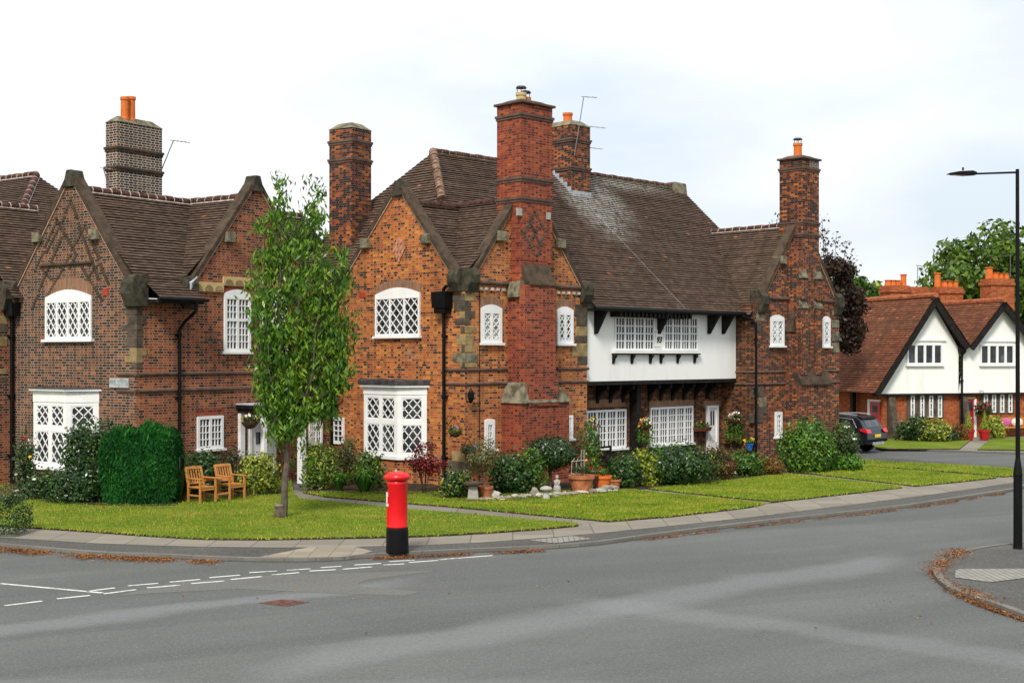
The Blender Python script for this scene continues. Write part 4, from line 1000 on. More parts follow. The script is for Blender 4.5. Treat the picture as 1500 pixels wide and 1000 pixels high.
# ================================================================== white gabled cottages across the far road
HA = 18
HW = Wall((22.15, 62.8), (math.cos(R(HA)), math.sin(R(HA))), (math.sin(R(HA)), -math.cos(R(HA))))
GRP = None
def cottage(label, apx, lft, rgt, foot_u, porch=False):
    h = thing('cottage', label, 'house', HW.p(HW.s(apx[0]), 0, 0))
    o = .22
    A, Lf, Rt = HW.sz(*apx, o), HW.sz(*lft, o), HW.sz(*rgt, o)
    jz = HW.sz(1400, 575.5, o)[1]
    sl, sr = HW.s(foot_u[0], o), HW.s(foot_u[1], o)
    MB().poly([HW.p(sl, o, jz), HW.p(sr, o, jz), HW.p(sr, o, Rt[1] - .1), HW.p(Rt[0], o, Rt[1] - .1), HW.p(A[0], o, A[1] - .15), HW.p(Lf[0], o, Lf[1] - .1)] if not porch else [HW.p(Lf[0] + .15, o, jz), HW.p(sr, o, jz), HW.p(sr, o, Rt[1] - .1), HW.p(A[0], o, A[1] - .15)]).build('rendered_wall', m_render, h, closed=False)
    MB().box(HW, sl, sr, 0, o + .03, jz - .09, jz - .003).build('jetty_beam', m_timber, h)
    bl_, br_ = HW.s(1293) if porch else sl, sr
    MB().poly([HW.p(bl_, 0, 0), HW.p(br_, 0, 0), HW.p(br_, 0, jz), HW.p(bl_, 0, jz)]).build('wall', m_bFar, h, closed=False)
    if porch:
        MB().poly([HW.p(bl_, 0, 0), HW.p(bl_, -8, 0), HW.p(bl_, -8, jz + .5), HW.p(bl_, 0, jz + .5)]).build('wall', m_bFar, h, closed=False)
    rf = MB(); bk, fr = -8.0, o + .45
    for e in (Lf, Rt):
        tiles(rf, [HW.p(A[0], fr, A[1]), HW.p(A[0], bk, A[1]), HW.p(e[0], bk, e[1]), HW.p(e[0], fr, e[1])], .13, .035)
    roof = rf.build('roof', [m_tileF, m_edge_shade], h, closed=False)
    ridge(roof, HW.p(A[0], fr, A[1] + .02), HW.p(A[0], bk, A[1] + .02), [m_ridgeF, m_ridgeF], .13, .4)
    for e in (Lf, Rt):
        a, b = Vector(e), Vector(A); d = (b - a).normalized(); q = Vector((-d.y, d.x)); q = q if q.y > 0 else -q
        MB().prism(HW, [tuple(a - q * .30), tuple(b - q * .30), tuple(b - q * .03), tuple(a - q * .03)], fr - .14, fr - .02).build('bargeboard', m_timber, h)
        MB().prism(HW, [tuple(a - q * .10), tuple(b - q * .10), tuple(b - q * .035), tuple(a - q * .035)], o, fr - .145).build('eaves_board', m_timber, h)
    return h
LG = 'white gabled cottages across the far road'
h1 = cottage('white gabled cottage with long red tiled roof over a dark side porch', (1363, 433), (1274, 575), (1413, 507), (1282, 1404), True)
h2 = cottage('white gabled cottage with red front door and hanging basket', (1463, 440), (1413, 507), (1516, 507), (1404, 1524))
def casement4(h, u0, u1, v0, v1, o):
    r = HW.rect(u0, v0, u1, v1, o); W = HW.shifted(o)
    window(h, W, r, 4, 'grid', 1, 1, fw=.09, mull=.13, lw=.02, sill=True, pane=m_glass)
    MB().box(W, r[0] - .15, r[1] + .2, 0, .08, r[3] + .12, r[3] + .2).build('drip_board', m_white, h)
casement4(h1, 1328, 1380, 503, 534, .22); casement4(h2, 1435, 1485, 504, 534, .22)
def slits(h, us, v0, v1):
    r = HW.rect(us[0] - 5, v0 - 1, us[-1] + 9, v1 + 2); MB().box(HW, r[0], r[1], -.05, .03, r[2], r[3]).build('stone_surround', m_quoinD, h)
    for u in us:
        a = HW.rect(u, v0, u + 5.5, v1); W = HW.shifted(.03); window(h, W, a, 1, 'grid', 1, 3, fw=.06, sill=False)
slits(h1, (1333, 1347, 1360, 1373), 579, 611); slits(h2, (1440, 1452, 1464, 1476), 577, 604)
def buttress(h, u0, u1, v0):
    r = HW.rect(u0, v0, u1, 640); MB().sideprism(HW, [(-.05, 0), (.55, 0), (.5, r[3] * .35), (.14, r[3]), (-.05, r[3])], r[0], r[1]).build('buttress', m_quoinD, h, bevel=.02)
buttress(h1, 1299, 1308, 577); buttress(h2, 1405, 1414, 577)
r = HW.rect(1413.5, 584, 1425.5, 640); dm = MB().box(HW, r[0], r[1], 0, .05, .02, r[3]); dm.box(HW, r[0] + .1, r[1] - .1, .05, .06, .2, .8); d2 = dm.build('door', m_redd, h2)
MB().box(HW, r[0] + .08, r[1] - .08, .045, .06, r[3] - .55, r[3] - .12).build('pane', m_glass, d2); MB().box(HW, (r[0] + r[1]) / 2 - .1, (r[0] + r[1]) / 2 + .1, .05, .065, .98, 1.03).build('letterbox', m_white, d2)
MB().box(HW, r[1], r[1] + .13, 0, .09, 0, r[3]).build('door_frame', m_white, h2); MB().box(HW, r[0], r[1] + .05, 0, .12, r[3] + .001, r[3] + .12).build('lintel', m_quoinT, h2)
HS = Wall((HW.p(HW.s(1293), 0, 0).x, HW.p(HW.s(1293), 0, 0).y), -HW.n, -HW.d)
r = HS.rect(1276, 588, 1290, 640); s0 = r[0]
dm = MB().box(HS, r[0], r[1], 0, .05, .02, r[3]); d1 = dm.build('door', m_redd, h1); MB().box(HS, r[0] + .2, r[1] - .2, .05, .06, r[3] - .5, r[3] - .2).build('pane', m_glass, d1)
MB().box(HS, r[1], r[1] + .2, 0, .08, 0, r[3] + .1).box(HS, r[0], r[1], 0, .08, r[3], r[3] + .1).build('door_frame', m_white, h1)
pq = HW.sz(1275, 570)[0] + .3
for b in (-2.2, -4.6): MB().box(HW, pq, pq + .22, b, b + .22, 0, 2.6).build('porch_post', m_timber, h1)
ps = HW.s(1403); hp = HW.sz(1403, 520, .3)[1]; downpipe(h1, HW, ps, .32, .05, hp, .05); MB().lathe(HW.p(ps, .34, hp), [(.06, 0), (.2, .15), (.22, .4), (.05, .42)], 8).build('hopper', m_black, h1)
def farstack(h, u0, u1, v0, v1, back, pots, lab=None):
    W = HW.shifted(back); r = W.rect(u0, v0, u1, v1)
    mb = MB(); mb.box(W, r[0], r[1], -.9, 0, r[2] - 2.0, r[3]); mb.box(W, r[0] - .07, r[1] + .07, -.97, .07, r[3] - .35, r[3] - .2); c = mb.build('chimney_stack', m_bFar, h)
    for (u, hh, rr) in pots:
        s = W.s(u); MB().lathe(W.p(s, -.45, r[3]), [(rr, 0), (rr * .9, hh * .9), (rr * 1.15, hh * .92), (rr * 1.15, hh)], 12).build('chimney_pot', m_pot, c)
    return c
c1 = farstack(h1, 1304, 1333, 418, 436, -5.5, [(1308, .3, .17), (1315, .3, .17), (1322, .3, .17), (1331, .62, .16)])
farstack(h1, 1333.5, 1360, 420, 436, -5.7, [])
farstack(h1, 1378, 1411, 420, 440, -5, [(1381, .75, .17), (1391, .32, .17), (1399, .32, .17), (1407, .32, .17)])
cc = farstack(h2, 1452, 1486, 408, 440, -5, [(1457, .62, .2), (1466, .35, .2), (1474, .3, .16), (1482, .3, .16)])
aerial(c1, HW.shifted(-5.9).p(HW.shifted(-5.9).s(1344), 0, HW.sz(1344, 420)[1] + .4), 1.1, (0, 0), 4, .4, .3)
aerial(cc, HW.shifted(-5.9).p(HW.shifted(-5.9).s(1480), 0, HW.sz(1480, 405)[1] + .4), 1.2, (0, 0), 7, 1.0, 2.8)
# ================================================================== ground, road, pavement, lawns
def sheet(name, pts, z, mat, kind='structure', depth=0.0):
    """flat sheet; with depth it is a slab with side faces"""
    vs = [Vector((p[0], p[1], z)) for p in pts]
    mb = MB()
    if depth:
        n = len(vs); mb.quads(vs, [tuple(range(n))]); mb.mat(1).quads(vs + [v - Vector((0, 0, depth)) for v in vs], [(i, (i + 1) % n, (i + 1) % n + n, i + n) for i in range(n)])
    else: mb.poly(vs)
    o = mb.build(name, [mat, m_soil if mat is m_lawn else mat], None, closed=False); 
    bm = bmesh.new(); bm.from_mesh(o.data); bmesh.ops.triangulate(bm, faces=[f for f in bm.faces if len(f.verts) > 4]); bm.to_mesh(o.data); bm.free()
    return tag(o, kind=kind)
def px(lst, z=0.0): return [ground_at(u, v, z) for u, v in lst]
def smooth(pts, n=4):
    out = []
    for i in range(len(pts) - 1):
        p0, p1, p2, p3 = pts[max(0, i - 1)], pts[i], pts[i + 1], pts[min(len(pts) - 1, i + 2)]
        for k in range(n):
            t = k / n
            out.append(tuple(.5 * (2 * p1[j] + (p2[j] - p0[j]) * t + (2 * p0[j] - 5 * p1[j] + 4 * p2[j] - p3[j]) * t * t + (3 * p1[j] - p0[j] - 3 * p2[j] + p3[j]) * t ** 3) for j in (0, 1)))
    return out + [tuple(pts[-1][:2])]
sheet('ground', [(-900, -60), (900, -60), (900, 1500), (-900, 1500)], -.05, m_ground)
sheet('road', [(-80, -20), (90, -20), (90, 120), (-80, 120)], 0.0, m_road)
KH_ = .075
KB = px([(-330, 779), (-150, 790), (0, 801.7), (133, 813), (233, 817), (333, 821.7), (430, 823), (500, 821), (548, 816.5), (684, 809.6), (796, 804.5), (871, 798.7), (922, 792), (980, 784), (1100, 769), (1220, 756), (1328, 743.5), (1400, 732.5), (1486, 719), (1535, 709)])
KB = [(p.x, p.y) for p in KB]
back = [(22.3, 44.3), (22.2, 43.6), (21.2, 43.9), (18.3, 46.0), (15.6, 48.6), (14.2, 50.6), (13.0, 52.6), (5, 60.6), (-8, 74), (-80, 110)]
front = smooth(KB + [(22.3, 42.6)], 4)
isl = front + back
def inset(pts, d):
    out = []
    for i, p in enumerate(pts):
        a, b = Vector(pts[max(0, i - 1)]), Vector(pts[min(len(pts) - 1, i + 1)]); t = (b - a).normalized(); out.append((p[0] - t.y * d, p[1] + t.x * d))
    return out
sheet('pavement', isl, KH_ - .004, m_pave, depth=KH_ + .02)
def kerb(line, d=.13):
    ins = inset(line, d); out = inset(line, -.006)
    mb = MB(); n = len(line); z0, z1 = -.02, KH_ + .004
    for i in range(n - 1):
        a, b, c, e = line[i], line[i + 1], ins[i + 1], ins[i]
        a, b = out[i], out[i + 1]
        mb.poly([(*a, z1), (*b, z1), (*c, z1), (*e, z1)]); mb.poly([(*a, z0), (*b, z0), (*b, z1), (*a, z1)]); mb.poly([(*e, z1), (*c, z1), (*c, z0 + .1), (*e, z0 + .1)])
    return tag(mb.build('kerb', m_kerb, None, closed=False), kind='structure')
kerb(front)
# near corner pavement with the street lamp
ni = px([(1640, 965), (1560, 930), (1500, 906), (1440, 884), (1395, 868), (1374, 853), (1367, 838), (1378, 825), (1405, 812), (1450, 803.5), (1500, 798), (1600, 790), (1760, 781)])
ni = smooth([(p.x, p.y) for p in ni], 4)[::-1]
sheet('pavement', ni + [(60, 12), (60, 30)], KH_ - .004, m_pave, depth=KH_ + .02)

kerb(ni, .13)
# far side of the far road
fk = smooth([(60, 33), (40, 43), (29, 49), (20.6, 52.8), (15.9, 55.2), (12.5, 58.3), (2, 69), (-10, 82)], 4)[::-1]
far = fk[::-1] + [(-10, 200), (200, 200), (200, 33)]
sheet('pavement', fk + [(200, 33), (200, 200), (-10, 200)], KH_ - .004, m_slab, depth=KH_ + .02)
kerb(fk, .13)
LZ = .12
def lawn(pxs, name='lawn', edge=.05): 
    pts = px(pxs, LZ); return sheet(name, [(p.x, p.y) for p in pts], LZ, m_lawn, depth=edge)
wc = lambda W, s, o=.05: tuple(W.p(s, o, 0)[:2])
lw1 = [tuple(p[:2]) for p in px([(-330, 752), (-150, 760), (26.7, 770), (133, 776.7), (205, 782), (283, 786.7), (340, 788), (400, 787.9), (480, 786.5), (560, 785), (643, 782.4), (752, 776), (810, 771.5), (847, 768)], LZ)]
lw1 = smooth(lw1, 3) + [tuple(p[:2]) for p in px([(844, 765), (592, 744), (480, 733), (440, 729.5), (430, 722)], LZ)] + [wc(WD, 6.0), wc(WD, 0), wc(WC, .05), wc(WC, LC), (-30, 45)]
sheet('lawn', lw1, LZ, m_lawn, depth=.06)
lw2 = [tuple(p[:2]) for p in px([(444, 720), (480, 726.5), (670, 741.6), (780, 752), (891, 762), (980, 755), (1060, 746), (1100, 741), (1119, 736.5), (1030, 727), (943, 718.5)], LZ)]
sheet('lawn', lw2 + [wc(WG, 6.0), wc(WG, 5.3), wc(WB, LB), wc(WB, -.05), wc(WA, -.05), wc(WA, LA)], LZ, m_lawn, depth=.06)
lw3 = [tuple(p[:2]) for p in px([(952, 715), (1050, 725.5), (1135, 733.5), (1230, 723), (1322, 712.5), (1250, 704), (1152, 693.5)], LZ)]
sheet('lawn', lw3 + [wc(WF, 1.0 + TE), wc(WF, TE), wc(WG, TE - .1), wc(WG, 7)], LZ, m_lawn, depth=.06)
lw4 = [tuple(p[:2]) for p in px([(1166, 690.5), (1250, 700), (1340, 710.5), (1400, 705), (1459, 698.5), (1380, 691.5), (1290, 685), (1236, 681)], LZ)]
sheet('lawn', lw4 + [wc(WF, TF1), wc(WF, TE + 1.4)], LZ, m_lawn, depth=.06)
lw5 = [tuple(p[:2]) for p in px([(1250, 680.5), (1300, 683.5), (1400, 690.5), (1470, 697), (1492, 695), (1497, 689), (1470, 684.5), (1380, 679.5), (1300, 676), (1262, 672.5)], LZ)]
sheet('lawn', lw5, LZ, m_lawn, depth=.06)
# paths
def strip(name, pxs, z, mat): 
    pts = px(pxs, z); return sheet(name, [(p.x, p.y) for p in pts], z, mat)
strip('path', [(425, 716), (480, 727), (670, 742.2), (780, 752.6), (893, 762.6), (846, 768.6), (843, 765.6), (592, 744.4), (480, 733.4), (425, 728)], KH_ + .004, m_path)
strip('path', [(940, 714), (1050, 725), (1137, 733.8), (1121, 737.5), (1030, 728), (938, 718)], KH_ + .004, m_path)
strip('path', [(1150, 689.5), (1250, 700), (1342, 710.8), (1324, 713), (1250, 704.5), (1145, 692.8)], KH_ + .004, m_path)
strip('path', [(1232, 677.5), (1300, 683), (1400, 690), (1472, 697.5), (1461, 699), (1380, 692), (1290, 685.5), (1228, 681)], KH_ + .004, m_path)
# slab row along the lawns
up = px([(-330, 752), (26.7, 770), (133, 776.7), (205, 782), (283, 786.7), (400, 787.9), (480, 786.5), (643, 782.4), (752, 776), (847, 768), (893, 762), (980, 755), (1100, 741), (1230, 723), (1322, 712.5), (1400, 705), (1480, 696)], KH_)
lo_ = px([(-330, 768), (23, 788), (133, 795), (200, 797.5), (283, 800), (400, 801.5), (480, 801), (620, 798), (704, 794), (800, 787), (871, 781), (980, 770), (1100, 757), (1230, 741), (1325, 729), (1400, 719), (1490, 706)], KH_)
mb = MB()
z = KH_ + .001
for i in range(len(up) - 1): mb.poly([(up[i].x, up[i].y, z), (lo_[i].x, lo_[i].y, z), (lo_[i + 1].x, lo_[i + 1].y, z), (up[i + 1].x, up[i + 1].y, z)])
tag(mb.build('pavement_slab', m_slab, None, closed=False), kind='structure')
for pts, m in (([(380, 815), (453, 800.7), (500, 799), (521, 800), (546, 807), (530, 811), (500, 815), (440, 816)], m_tact), ([(774, 790.5), (838, 784.5), (868, 788.5), (812, 795)], m_tactb), ([(1399, 845), (1400, 833), (1500, 832), (1620, 832), (1620, 842), (1500, 846), (1450, 852)], m_tactb)):
    strip('tactile_paving', pts, KH_ + .0055, m); 
for o in bpy.data.objects:
    if o.name.startswith('tactile_paving'): o['kind'] = 'structure'
# drives: soil of the beds
def bed(pts): return sheet('flower_bed', pts, LZ + .02, m_soil, depth=.05)
P2 = lambda l: [tuple(p[:2]) for p in px(l, LZ)]
bed(P2([(-60, 728), (0, 728), (60, 733), (120, 739), (200, 741), (255, 740), (275, 731), (360, 726), (420, 722)]) + [wc(WD, 5.2), wc(WD, 0), wc(WC, .05), wc(WC, LC - .1)])
bed(P2([(446, 721), (500, 722), (565, 724), (620, 722), (650, 730), (690, 735), (750, 733), (800, 729), (860, 725), (905, 720)]) + [wc(WG, 5.45), wc(WB, LB), wc(WB, -.05), wc(WA, -.05), wc(WA, LA)])
bed(P2([(893, 716), (950, 714), (1000, 709), (1060, 703), (1118, 697), (1150, 693.5)]) + [wc(WF, 15.0), wc(WF, TE), wc(WG, TE - .1), wc(WG, 5.7)])
bed(P2([(1160, 692.5), (1220, 690), (1262, 684), (1250, 676)]) + [wc(WF, TF1), wc(WF, 15.2)])
# far lawn and path
fl = lambda l: [tuple(p[:2]) for p in px(l, LZ)]
sheet('lawn', fl([(1292, 656.5), (1405, 657), (1424, 642), (1300, 642.5), (1250, 645)]), LZ, m_lawn, depth=.05)
sheet('lawn', fl([(1432, 657.5), (1520, 659), (1620, 663), (1640, 640), (1455, 640.5)]), LZ, m_lawn, depth=.05)
sheet('lawn', [(31, 62.5), (200, 45), (200, 200), (0, 200), (8, 75), (16, 66), (22, 66)], LZ - .02, m_lawn)
strip('path', [(1405, 657.2), (1432, 657.6), (1455, 640), (1424, 640)], KH_ + .004, m_path)
# road paint
def dash(a, b, w=.09):
    p, q = ground_at(*a), ground_at(*b); d = (q - p).normalized(); n = Vector((-d.y, d.x, 0)) * w / 2
    o = MB().poly([(*(p + n)[:2], .004), (*(p - n)[:2], .004), (*(q - n)[:2], .004), (*(q + n)[:2], .004)]).build('road_marking', m_line, None, closed=False); tag(o, kind='structure')
z7 = lambda x, y: (x / 3, 700 + y / 3); z8 = lambda x, y: (480 + x / 2.942, 660 + y / 2.942)
for a, b in (((20, 560), (185, 540)), ((250, 530), (395, 515)), ((380, 497), (505, 482)), ((560, 473), (695, 462)), ((745, 457), (880, 445)), ((920, 437), (1055, 426)), ((1095, 415), (1220, 408)), ((1260, 405), (1365, 398)), ((1410, 393), (1500, 387)),
             ((455, 508), (598, 490)), ((645, 482), (792, 470)), ((840, 463), (985, 452)), ((1015, 445), (1150, 432)), ((1195, 425), (1315, 415)), ((1360, 408), (1475, 402)), ((0, 463), (450, 504))): dash(z7(*a), z7(*b))
for a, b in (((115, 492), (230, 485)), ((265, 477), (375, 471)), ((480, 469), (710, 451)), ((65, 510), (190, 500)), ((240, 492), (330, 487)), ((350, 481), (475, 472))): dash(z8(*a), z8(*b))
strip('road_patch', [(643, 835), (540, 848), (524, 854), (530, 858), (616, 866), (592, 872), (480, 868), (350, 862), (230, 868), (170, 872), (260, 852), (400, 842)], .003, m_roadp)
for o in bpy.data.objects:
    if o.name.startswith('road_patch'): o['kind'] = 'structure'
mh = thing('manhole_cover', 'rusty square manhole cover set in the road', 'manhole cover', ground_at(416, 882))
c = px([(378, 883), (412, 877.5), (455, 881.5), (420, 888)])
MB().poly([(p.x, p.y, .0055) for p in c]).build('frame', m_iron, mh, closed=False)
mb = MB(); 
for i in range(6):
    for j in range(6):
        f = lambda a, b: c[0].lerp(c[1], a).lerp(c[3].lerp(c[2], a), b)
        k = .17; a0, b0 = .1 + i * .137, .1 + j * .137
        q = [f(a0, b0), f(a0 + .1, b0), f(a0 + .1, b0 + .1), f(a0, b0 + .1)]
        mb.quads([(p.x, p.y, .0055) for p in q] + [(p.x, p.y, .012) for p in q], [(4, 5, 6, 7), (0, 1, 5, 4), (1, 2, 6, 5), (2, 3, 7, 6), (3, 0, 4, 7)])
mb.build('lid_pattern', m_iron, mh)
# ================================================================== vegetation
def unit(n):
    v = rng.normal(size=(n, 3)); return v / np.linalg.norm(v, axis=1)[:, None]
def leaf_mesh(name, mat, P, Nrm, size, aspect=.5, parent=None, droop=0.0, up=0.0, jit=.5, fold=True):
    n = len(P); loc = np.array(root_loc(parent)) if parent is not None else np.zeros(3)
    nr = Nrm + unit(n) * jit; nr /= np.linalg.norm(nr, axis=1)[:, None]
    ax = np.cross(nr, unit(n)); ax /= np.linalg.norm(ax, axis=1)[:, None] + 1e-9
    ax = ax + np.array([0, 0, -droop + up]); ax /= np.linalg.norm(ax, axis=1)[:, None]
    sd = np.cross(ax, nr); sd /= np.linalg.norm(sd, axis=1)[:, None] + 1e-9
    L = size * rng.uniform(.65, 1.25, n)[:, None]; B = L * aspect
    up_ = np.cross(sd, ax)
    v = np.stack([P - ax * L * .5, P + sd * B * .5 - ax * L * .05 + up_ * L * .06, P + ax * L * .5, P - sd * B * .5 - ax * L * .05 + up_ * L * .06], 1) - loc
    me = bpy.data.meshes.new(name); me.vertices.add(4 * n); me.vertices.foreach_set('co', v.reshape(-1).astype(np.float32))
    me.loops.add(4 * n); me.loops.foreach_set('vertex_index', np.arange(4 * n, dtype=np.int32))
    me.polygons.add(n); me.polygons.foreach_set('loop_start', np.arange(0, 4 * n, 4, dtype=np.int32)); me.polygons.foreach_set('loop_total', np.full(n, 4, np.int32))
    uv = me.uv_layers.new(name='UVMap'); r = np.repeat(np.stack([rng.random(n), rng.random(n)], 1), 4, 0); uv.data.foreach_set('uv', r.reshape(-1).astype(np.float32))
    me.update(); me.validate(); me.materials.append(mat)
    o = bpy.data.objects.new(name, me); COL.objects.link(o)
    if parent is not None: o.parent = parent
    return o
def sample(lobes, n, inner=.6, zmin=.03):
    """points in the outer shells of a heap of ellipsoids: lobes = (centre, radii)"""
    C = np.array([l[0] for l in lobes], float); Rr = np.array([l[1] for l in lobes], float)
    w = (Rr.prod(axis=1)) ** (2 / 3); w /= w.sum()
    k = rng.choice(len(lobes), n, p=w); d = unit(n); r = inner + (1.06 - inner) * rng.random(n) ** .7
    P = C[k] + d * Rr[k] * r[:, None]; N = d / Rr[k]; N /= np.linalg.norm(N, axis=1)[:, None]
    keep = P[:, 2] > zmin
    return P[keep], N[keep]
def clumps(L, n, inner, zmin, spread, per):
    P, N = sample(L, max(4, n // per), inner, zmin); P = np.repeat(P, per, 0); N = np.repeat(N, per, 0)
    P = P + rng.normal(size=P.shape) * spread; keep = P[:, 2] > zmin; return P[keep], N[keep]
def heap(c, w, d, h, n=9, base=0.0, flatten=.8):
    """lobes filling a bush of width w, depth d, height h standing on c"""
    out = []
    for i in range(n):
        a = rng.uniform(0, 6.283); rr = math.sqrt(rng.random()) * .62
        x, y = math.cos(a) * rr * w / 2, math.sin(a) * rr * d / 2
        hh = h * (1 - .5 * rr ** 2) * rng.uniform(.82, 1.0)
        r = rng.uniform(.26, .42)
        rz = min(hh * .55, h * .42)
        out.append(((c[0] + x, c[1] + y, c[2] + base + hh - rz), (w * r * .62, d * r * .62, rz)))
    out.append(((c[0], c[1], c[2] + h * .4), (w * .40, d * .40, h * .42)))
    return out
def stems(parent, c, n, h, spread, r=.012, mat=None, name='stem'):
    mb = MB(); c = Vector(c)
    for i in range(n):
        a = rng.uniform(0, 6.28); q = Vector((math.cos(a), math.sin(a), 0)) * spread * rng.random()
        m = c + q * .5 + Vector((0, 0, h * .55)); mb.path([c + q * .15 + Vector((0, 0, -.05)), m, c + q + Vector((0, 0, h))], r, 5)
    return mb.build(name, mat or m_barkd, parent)
def bush(name, label, cat, u0, u1, vt, vb, mat, n=1800, size=.10, aspect=.5, depth=None, lobes=9, group=None, flowers=None, z=LZ, inner=.5, droop=0., up=0., stem=True, jit=.6, yoff=0.0, extra=None, second=None):
    um = (u0 + u1) / 2; f = ground_at(um, vb, z)
    w = (u1 - u0) / FPX * f.y; d = depth or w * .75
    c = Vector((um - CX, 0, 0)) / FPX * (f.y + d / 2 + yoff); c.y = f.y + d / 2 + yoff; c.z = z
    w = (u1 - u0) / FPX * c.y * 1.16; h = (CAM_H + (HY - vt) / FPX * c.y - z) * 1.06; n = int(n * 1.25)
    t = thing(name, label, cat, c, group)
    L = heap(c, w, d, h, lobes)
    P, N = clumps(L, n, inner, z + .02, .95 * size, 9); 
    k = 14; tips = sample(L, k, 1.0, z + h * .45); sp, sn = [], []
    for a, b in zip(*tips):      # stray shoots break the outline
        d = b * .6 + np.array([0, 0, .8]) + rng.normal(size=3) * .25; d /= np.linalg.norm(d); ln = rng.uniform(.08, .30) * min(1.2, h)
        for q in rng.random(10): sp.append(a + d * ln * q + rng.normal(size=3) * size * .25); sn.append(b)
    if len(sp): P = np.vstack([P, np.array(sp)]); N = np.vstack([N, np.array(sn)])
    leaf_mesh('foliage', mat, P, N, size, aspect, t, droop, up, jit)
    if second:
        m2, n2, s2 = second; P, N = clumps(L, n2, .88, z + .05, s2, 8); leaf_mesh('foliage', m2, P, N, s2, aspect, t, droop, up, jit)
    if stem: stems(t, c, 5, h * .6, w * .25)
    if flowers:
        for (m, k, s) in flowers:
            P, N = sample(L, k, .98, z + .1); flower_heads(t, P, m, s)
    return t, c, L
def flower_heads(t, P, m, s, name='blossom'):
    s = s * .9; n = len(P); Q = np.repeat(P, 6, 0) + unit(6 * n) * s * .45; leaf_mesh(name, m, Q, unit(6 * n), s, .8, t, jit=1.)
# ---- along the diapered gable
GB = 'shrubs in the beds along the house fronts'
def S(*a, **k): k.setdefault('group', GB); return bush(*a, **k)
S('climbing_rose', 'climbing rose with red and white flowers on the brown brick wall by the downpipe', 'rose', 22, 50, 628, 727, L_dark, 1300, .09, depth=.5, flowers=[(m_fred, 5, .10), (m_fwhite, 8, .09), (m_fyel, 3, .1)])
S('shrub', 'low glossy shrub spreading under the canted bay sill', 'shrub', 36, 122, 692, 732, L_dark, 2600, .11, depth=.9, second=(L_mid, 500, .12))
S('shrub', 'tall loose shrub half covering the canted bay beside the clipped hedge', 'shrub', 92, 205, 604, 735, L_dark, 5200, .10, depth=.9, second=(L_mid, 1500, .10), lobes=14)
S('shrub', 'dark low shrub filling the foot of the clipped hedge', 'shrub', 60, 165, 690, 738, L_dark, 2600, .10, depth=.7)
# clipped conifer hedge
f = ground_at(198, 739, LZ); hw = 108 / FPX * f.y; hd = 1.15; hh = 1.84
hc = Vector((f.x, f.y + hd / 2, LZ)); ht = thing('conifer_hedge', 'bright green clipped conifer hedge block with a flat sloping top', 'hedge', hc)
n = 27000; face = rng.random(n); X = rng.uniform(-.5, .5, n) * hw; Y = rng.uniform(-.5, .5, n) * hd; Z = rng.random(n) ** .9 * hh
k = face < .62; Y[k] = -hd / 2 + rng.exponential(.06, k.sum()); k2 = (face >= .62) & (face < .8); X[k2] = np.sign(X[k2]) * (hw / 2 - rng.exponential(.06, k2.sum())); k3 = face >= .8; Z[k3] = hh - rng.exponential(.07, k3.sum())
bulge = .15 * np.sin(X * 3.2 + 1) * np.sin(Z * 2.6) + .08 * np.sin(X * 8 + Z * 3) - .16 * (np.abs(X) / (hw / 2)) ** 4 - .14 * (Z / hh) ** 6; Y -= bulge * (Y < 0)
top = hh + .09 * X + .07 * np.sin(X * 6) + .06 * np.sin(X * 17) - .12 * (np.abs(X) / (hw / 2)) ** 5 + rng.exponential(.04, n); Z = Z * top / hh
rx = 1 - .12 * (np.abs(Z / hh - .5) * 2) ** 4
P = np.stack([X * rx + hc.x, Y + hc.y, Z + LZ], 1)
N = np.zeros((n, 3)); N[:, 1] = -1; leaf_mesh('foliage', L_con, P, N, .2, .24, ht, up=1.2, jit=1.0)
MB().hexa([(hc.x + a * hw * .36, hc.y + b * hd * .3, LZ + c) for c in (0, hh * .85) for a, b in ((-1, -1), (1, -1), (1, 1), (-1, 1))]).build('inner_growth', L_con, ht)
# phormium-like clump
def strappy(name, label, u, v, w, h, n, mat, group=GB, width=.05):
    c = ground_at(u, v, LZ); c.z = LZ; t = thing(name, label, 'plant', c, group); mb = MB()
    for i in range(n):
        a = rng.uniform(0, 6.28); r = rng.uniform(.15, 1) * w / 2; hh = h * rng.uniform(.6, 1); d = Vector((math.cos(a), math.sin(a), 0)); s = Vector((-d.y, d.x, 0)) * width / 2
        b0 = c + d * r * .15; b1 = c + d * r * .6 + Vector((0, 0, hh * .85)); b2 = c + d * r * 1.1 + Vector((0, 0, hh * rng.uniform(.55, 1.0)))
        mb.poly([b0 - s, b0 + s, b1 + s, b1 - s]); mb.poly([b1 - s, b1 + s, b2])
    o = mb.build('foliage', mat, t, closed=False)
    uv = o.data.uv_layers[0].data
    for i, p in enumerate(o.data.polygons):
        q = (math.sin(i // 2 * 12.9898) * 43758.5453) % 1
        for li in p.loop_indices: uv[li].uv = (q, .5)
    return t
strappy('strappy_plant', 'dark strappy leaved clump between the clipped hedge and the wooden bench', 262, 733, 1.3, 1.5, 130, L_dark)
S('shrub', 'green leafy shrub behind the wooden bench below the small window', 'shrub', 268, 330, 655, 727, L_dark, 3200, .1, depth=.9, second=(L_mid, 600, .1))
S('shrub', 'brown dying shrub behind the far seat of the wooden bench', 'shrub', 322, 368, 656, 724, L_brown, 2200, .08, depth=.9, second=(L_dark, 500, .08))
S('variegated_shrub', 'yellow and green variegated shrub beside the slim cherry trunk', 'shrub', 352, 412, 664, 725, L_yel, 2600, .11, depth=.9, second=(L_mid, 900, .1))
S('variegated_shrub', 'yellow flowered shrub by the white porch post', 'shrub', 446, 500, 645, 719, L_mid, 1700, .1, depth=.8, second=(L_yel, 900, .10))
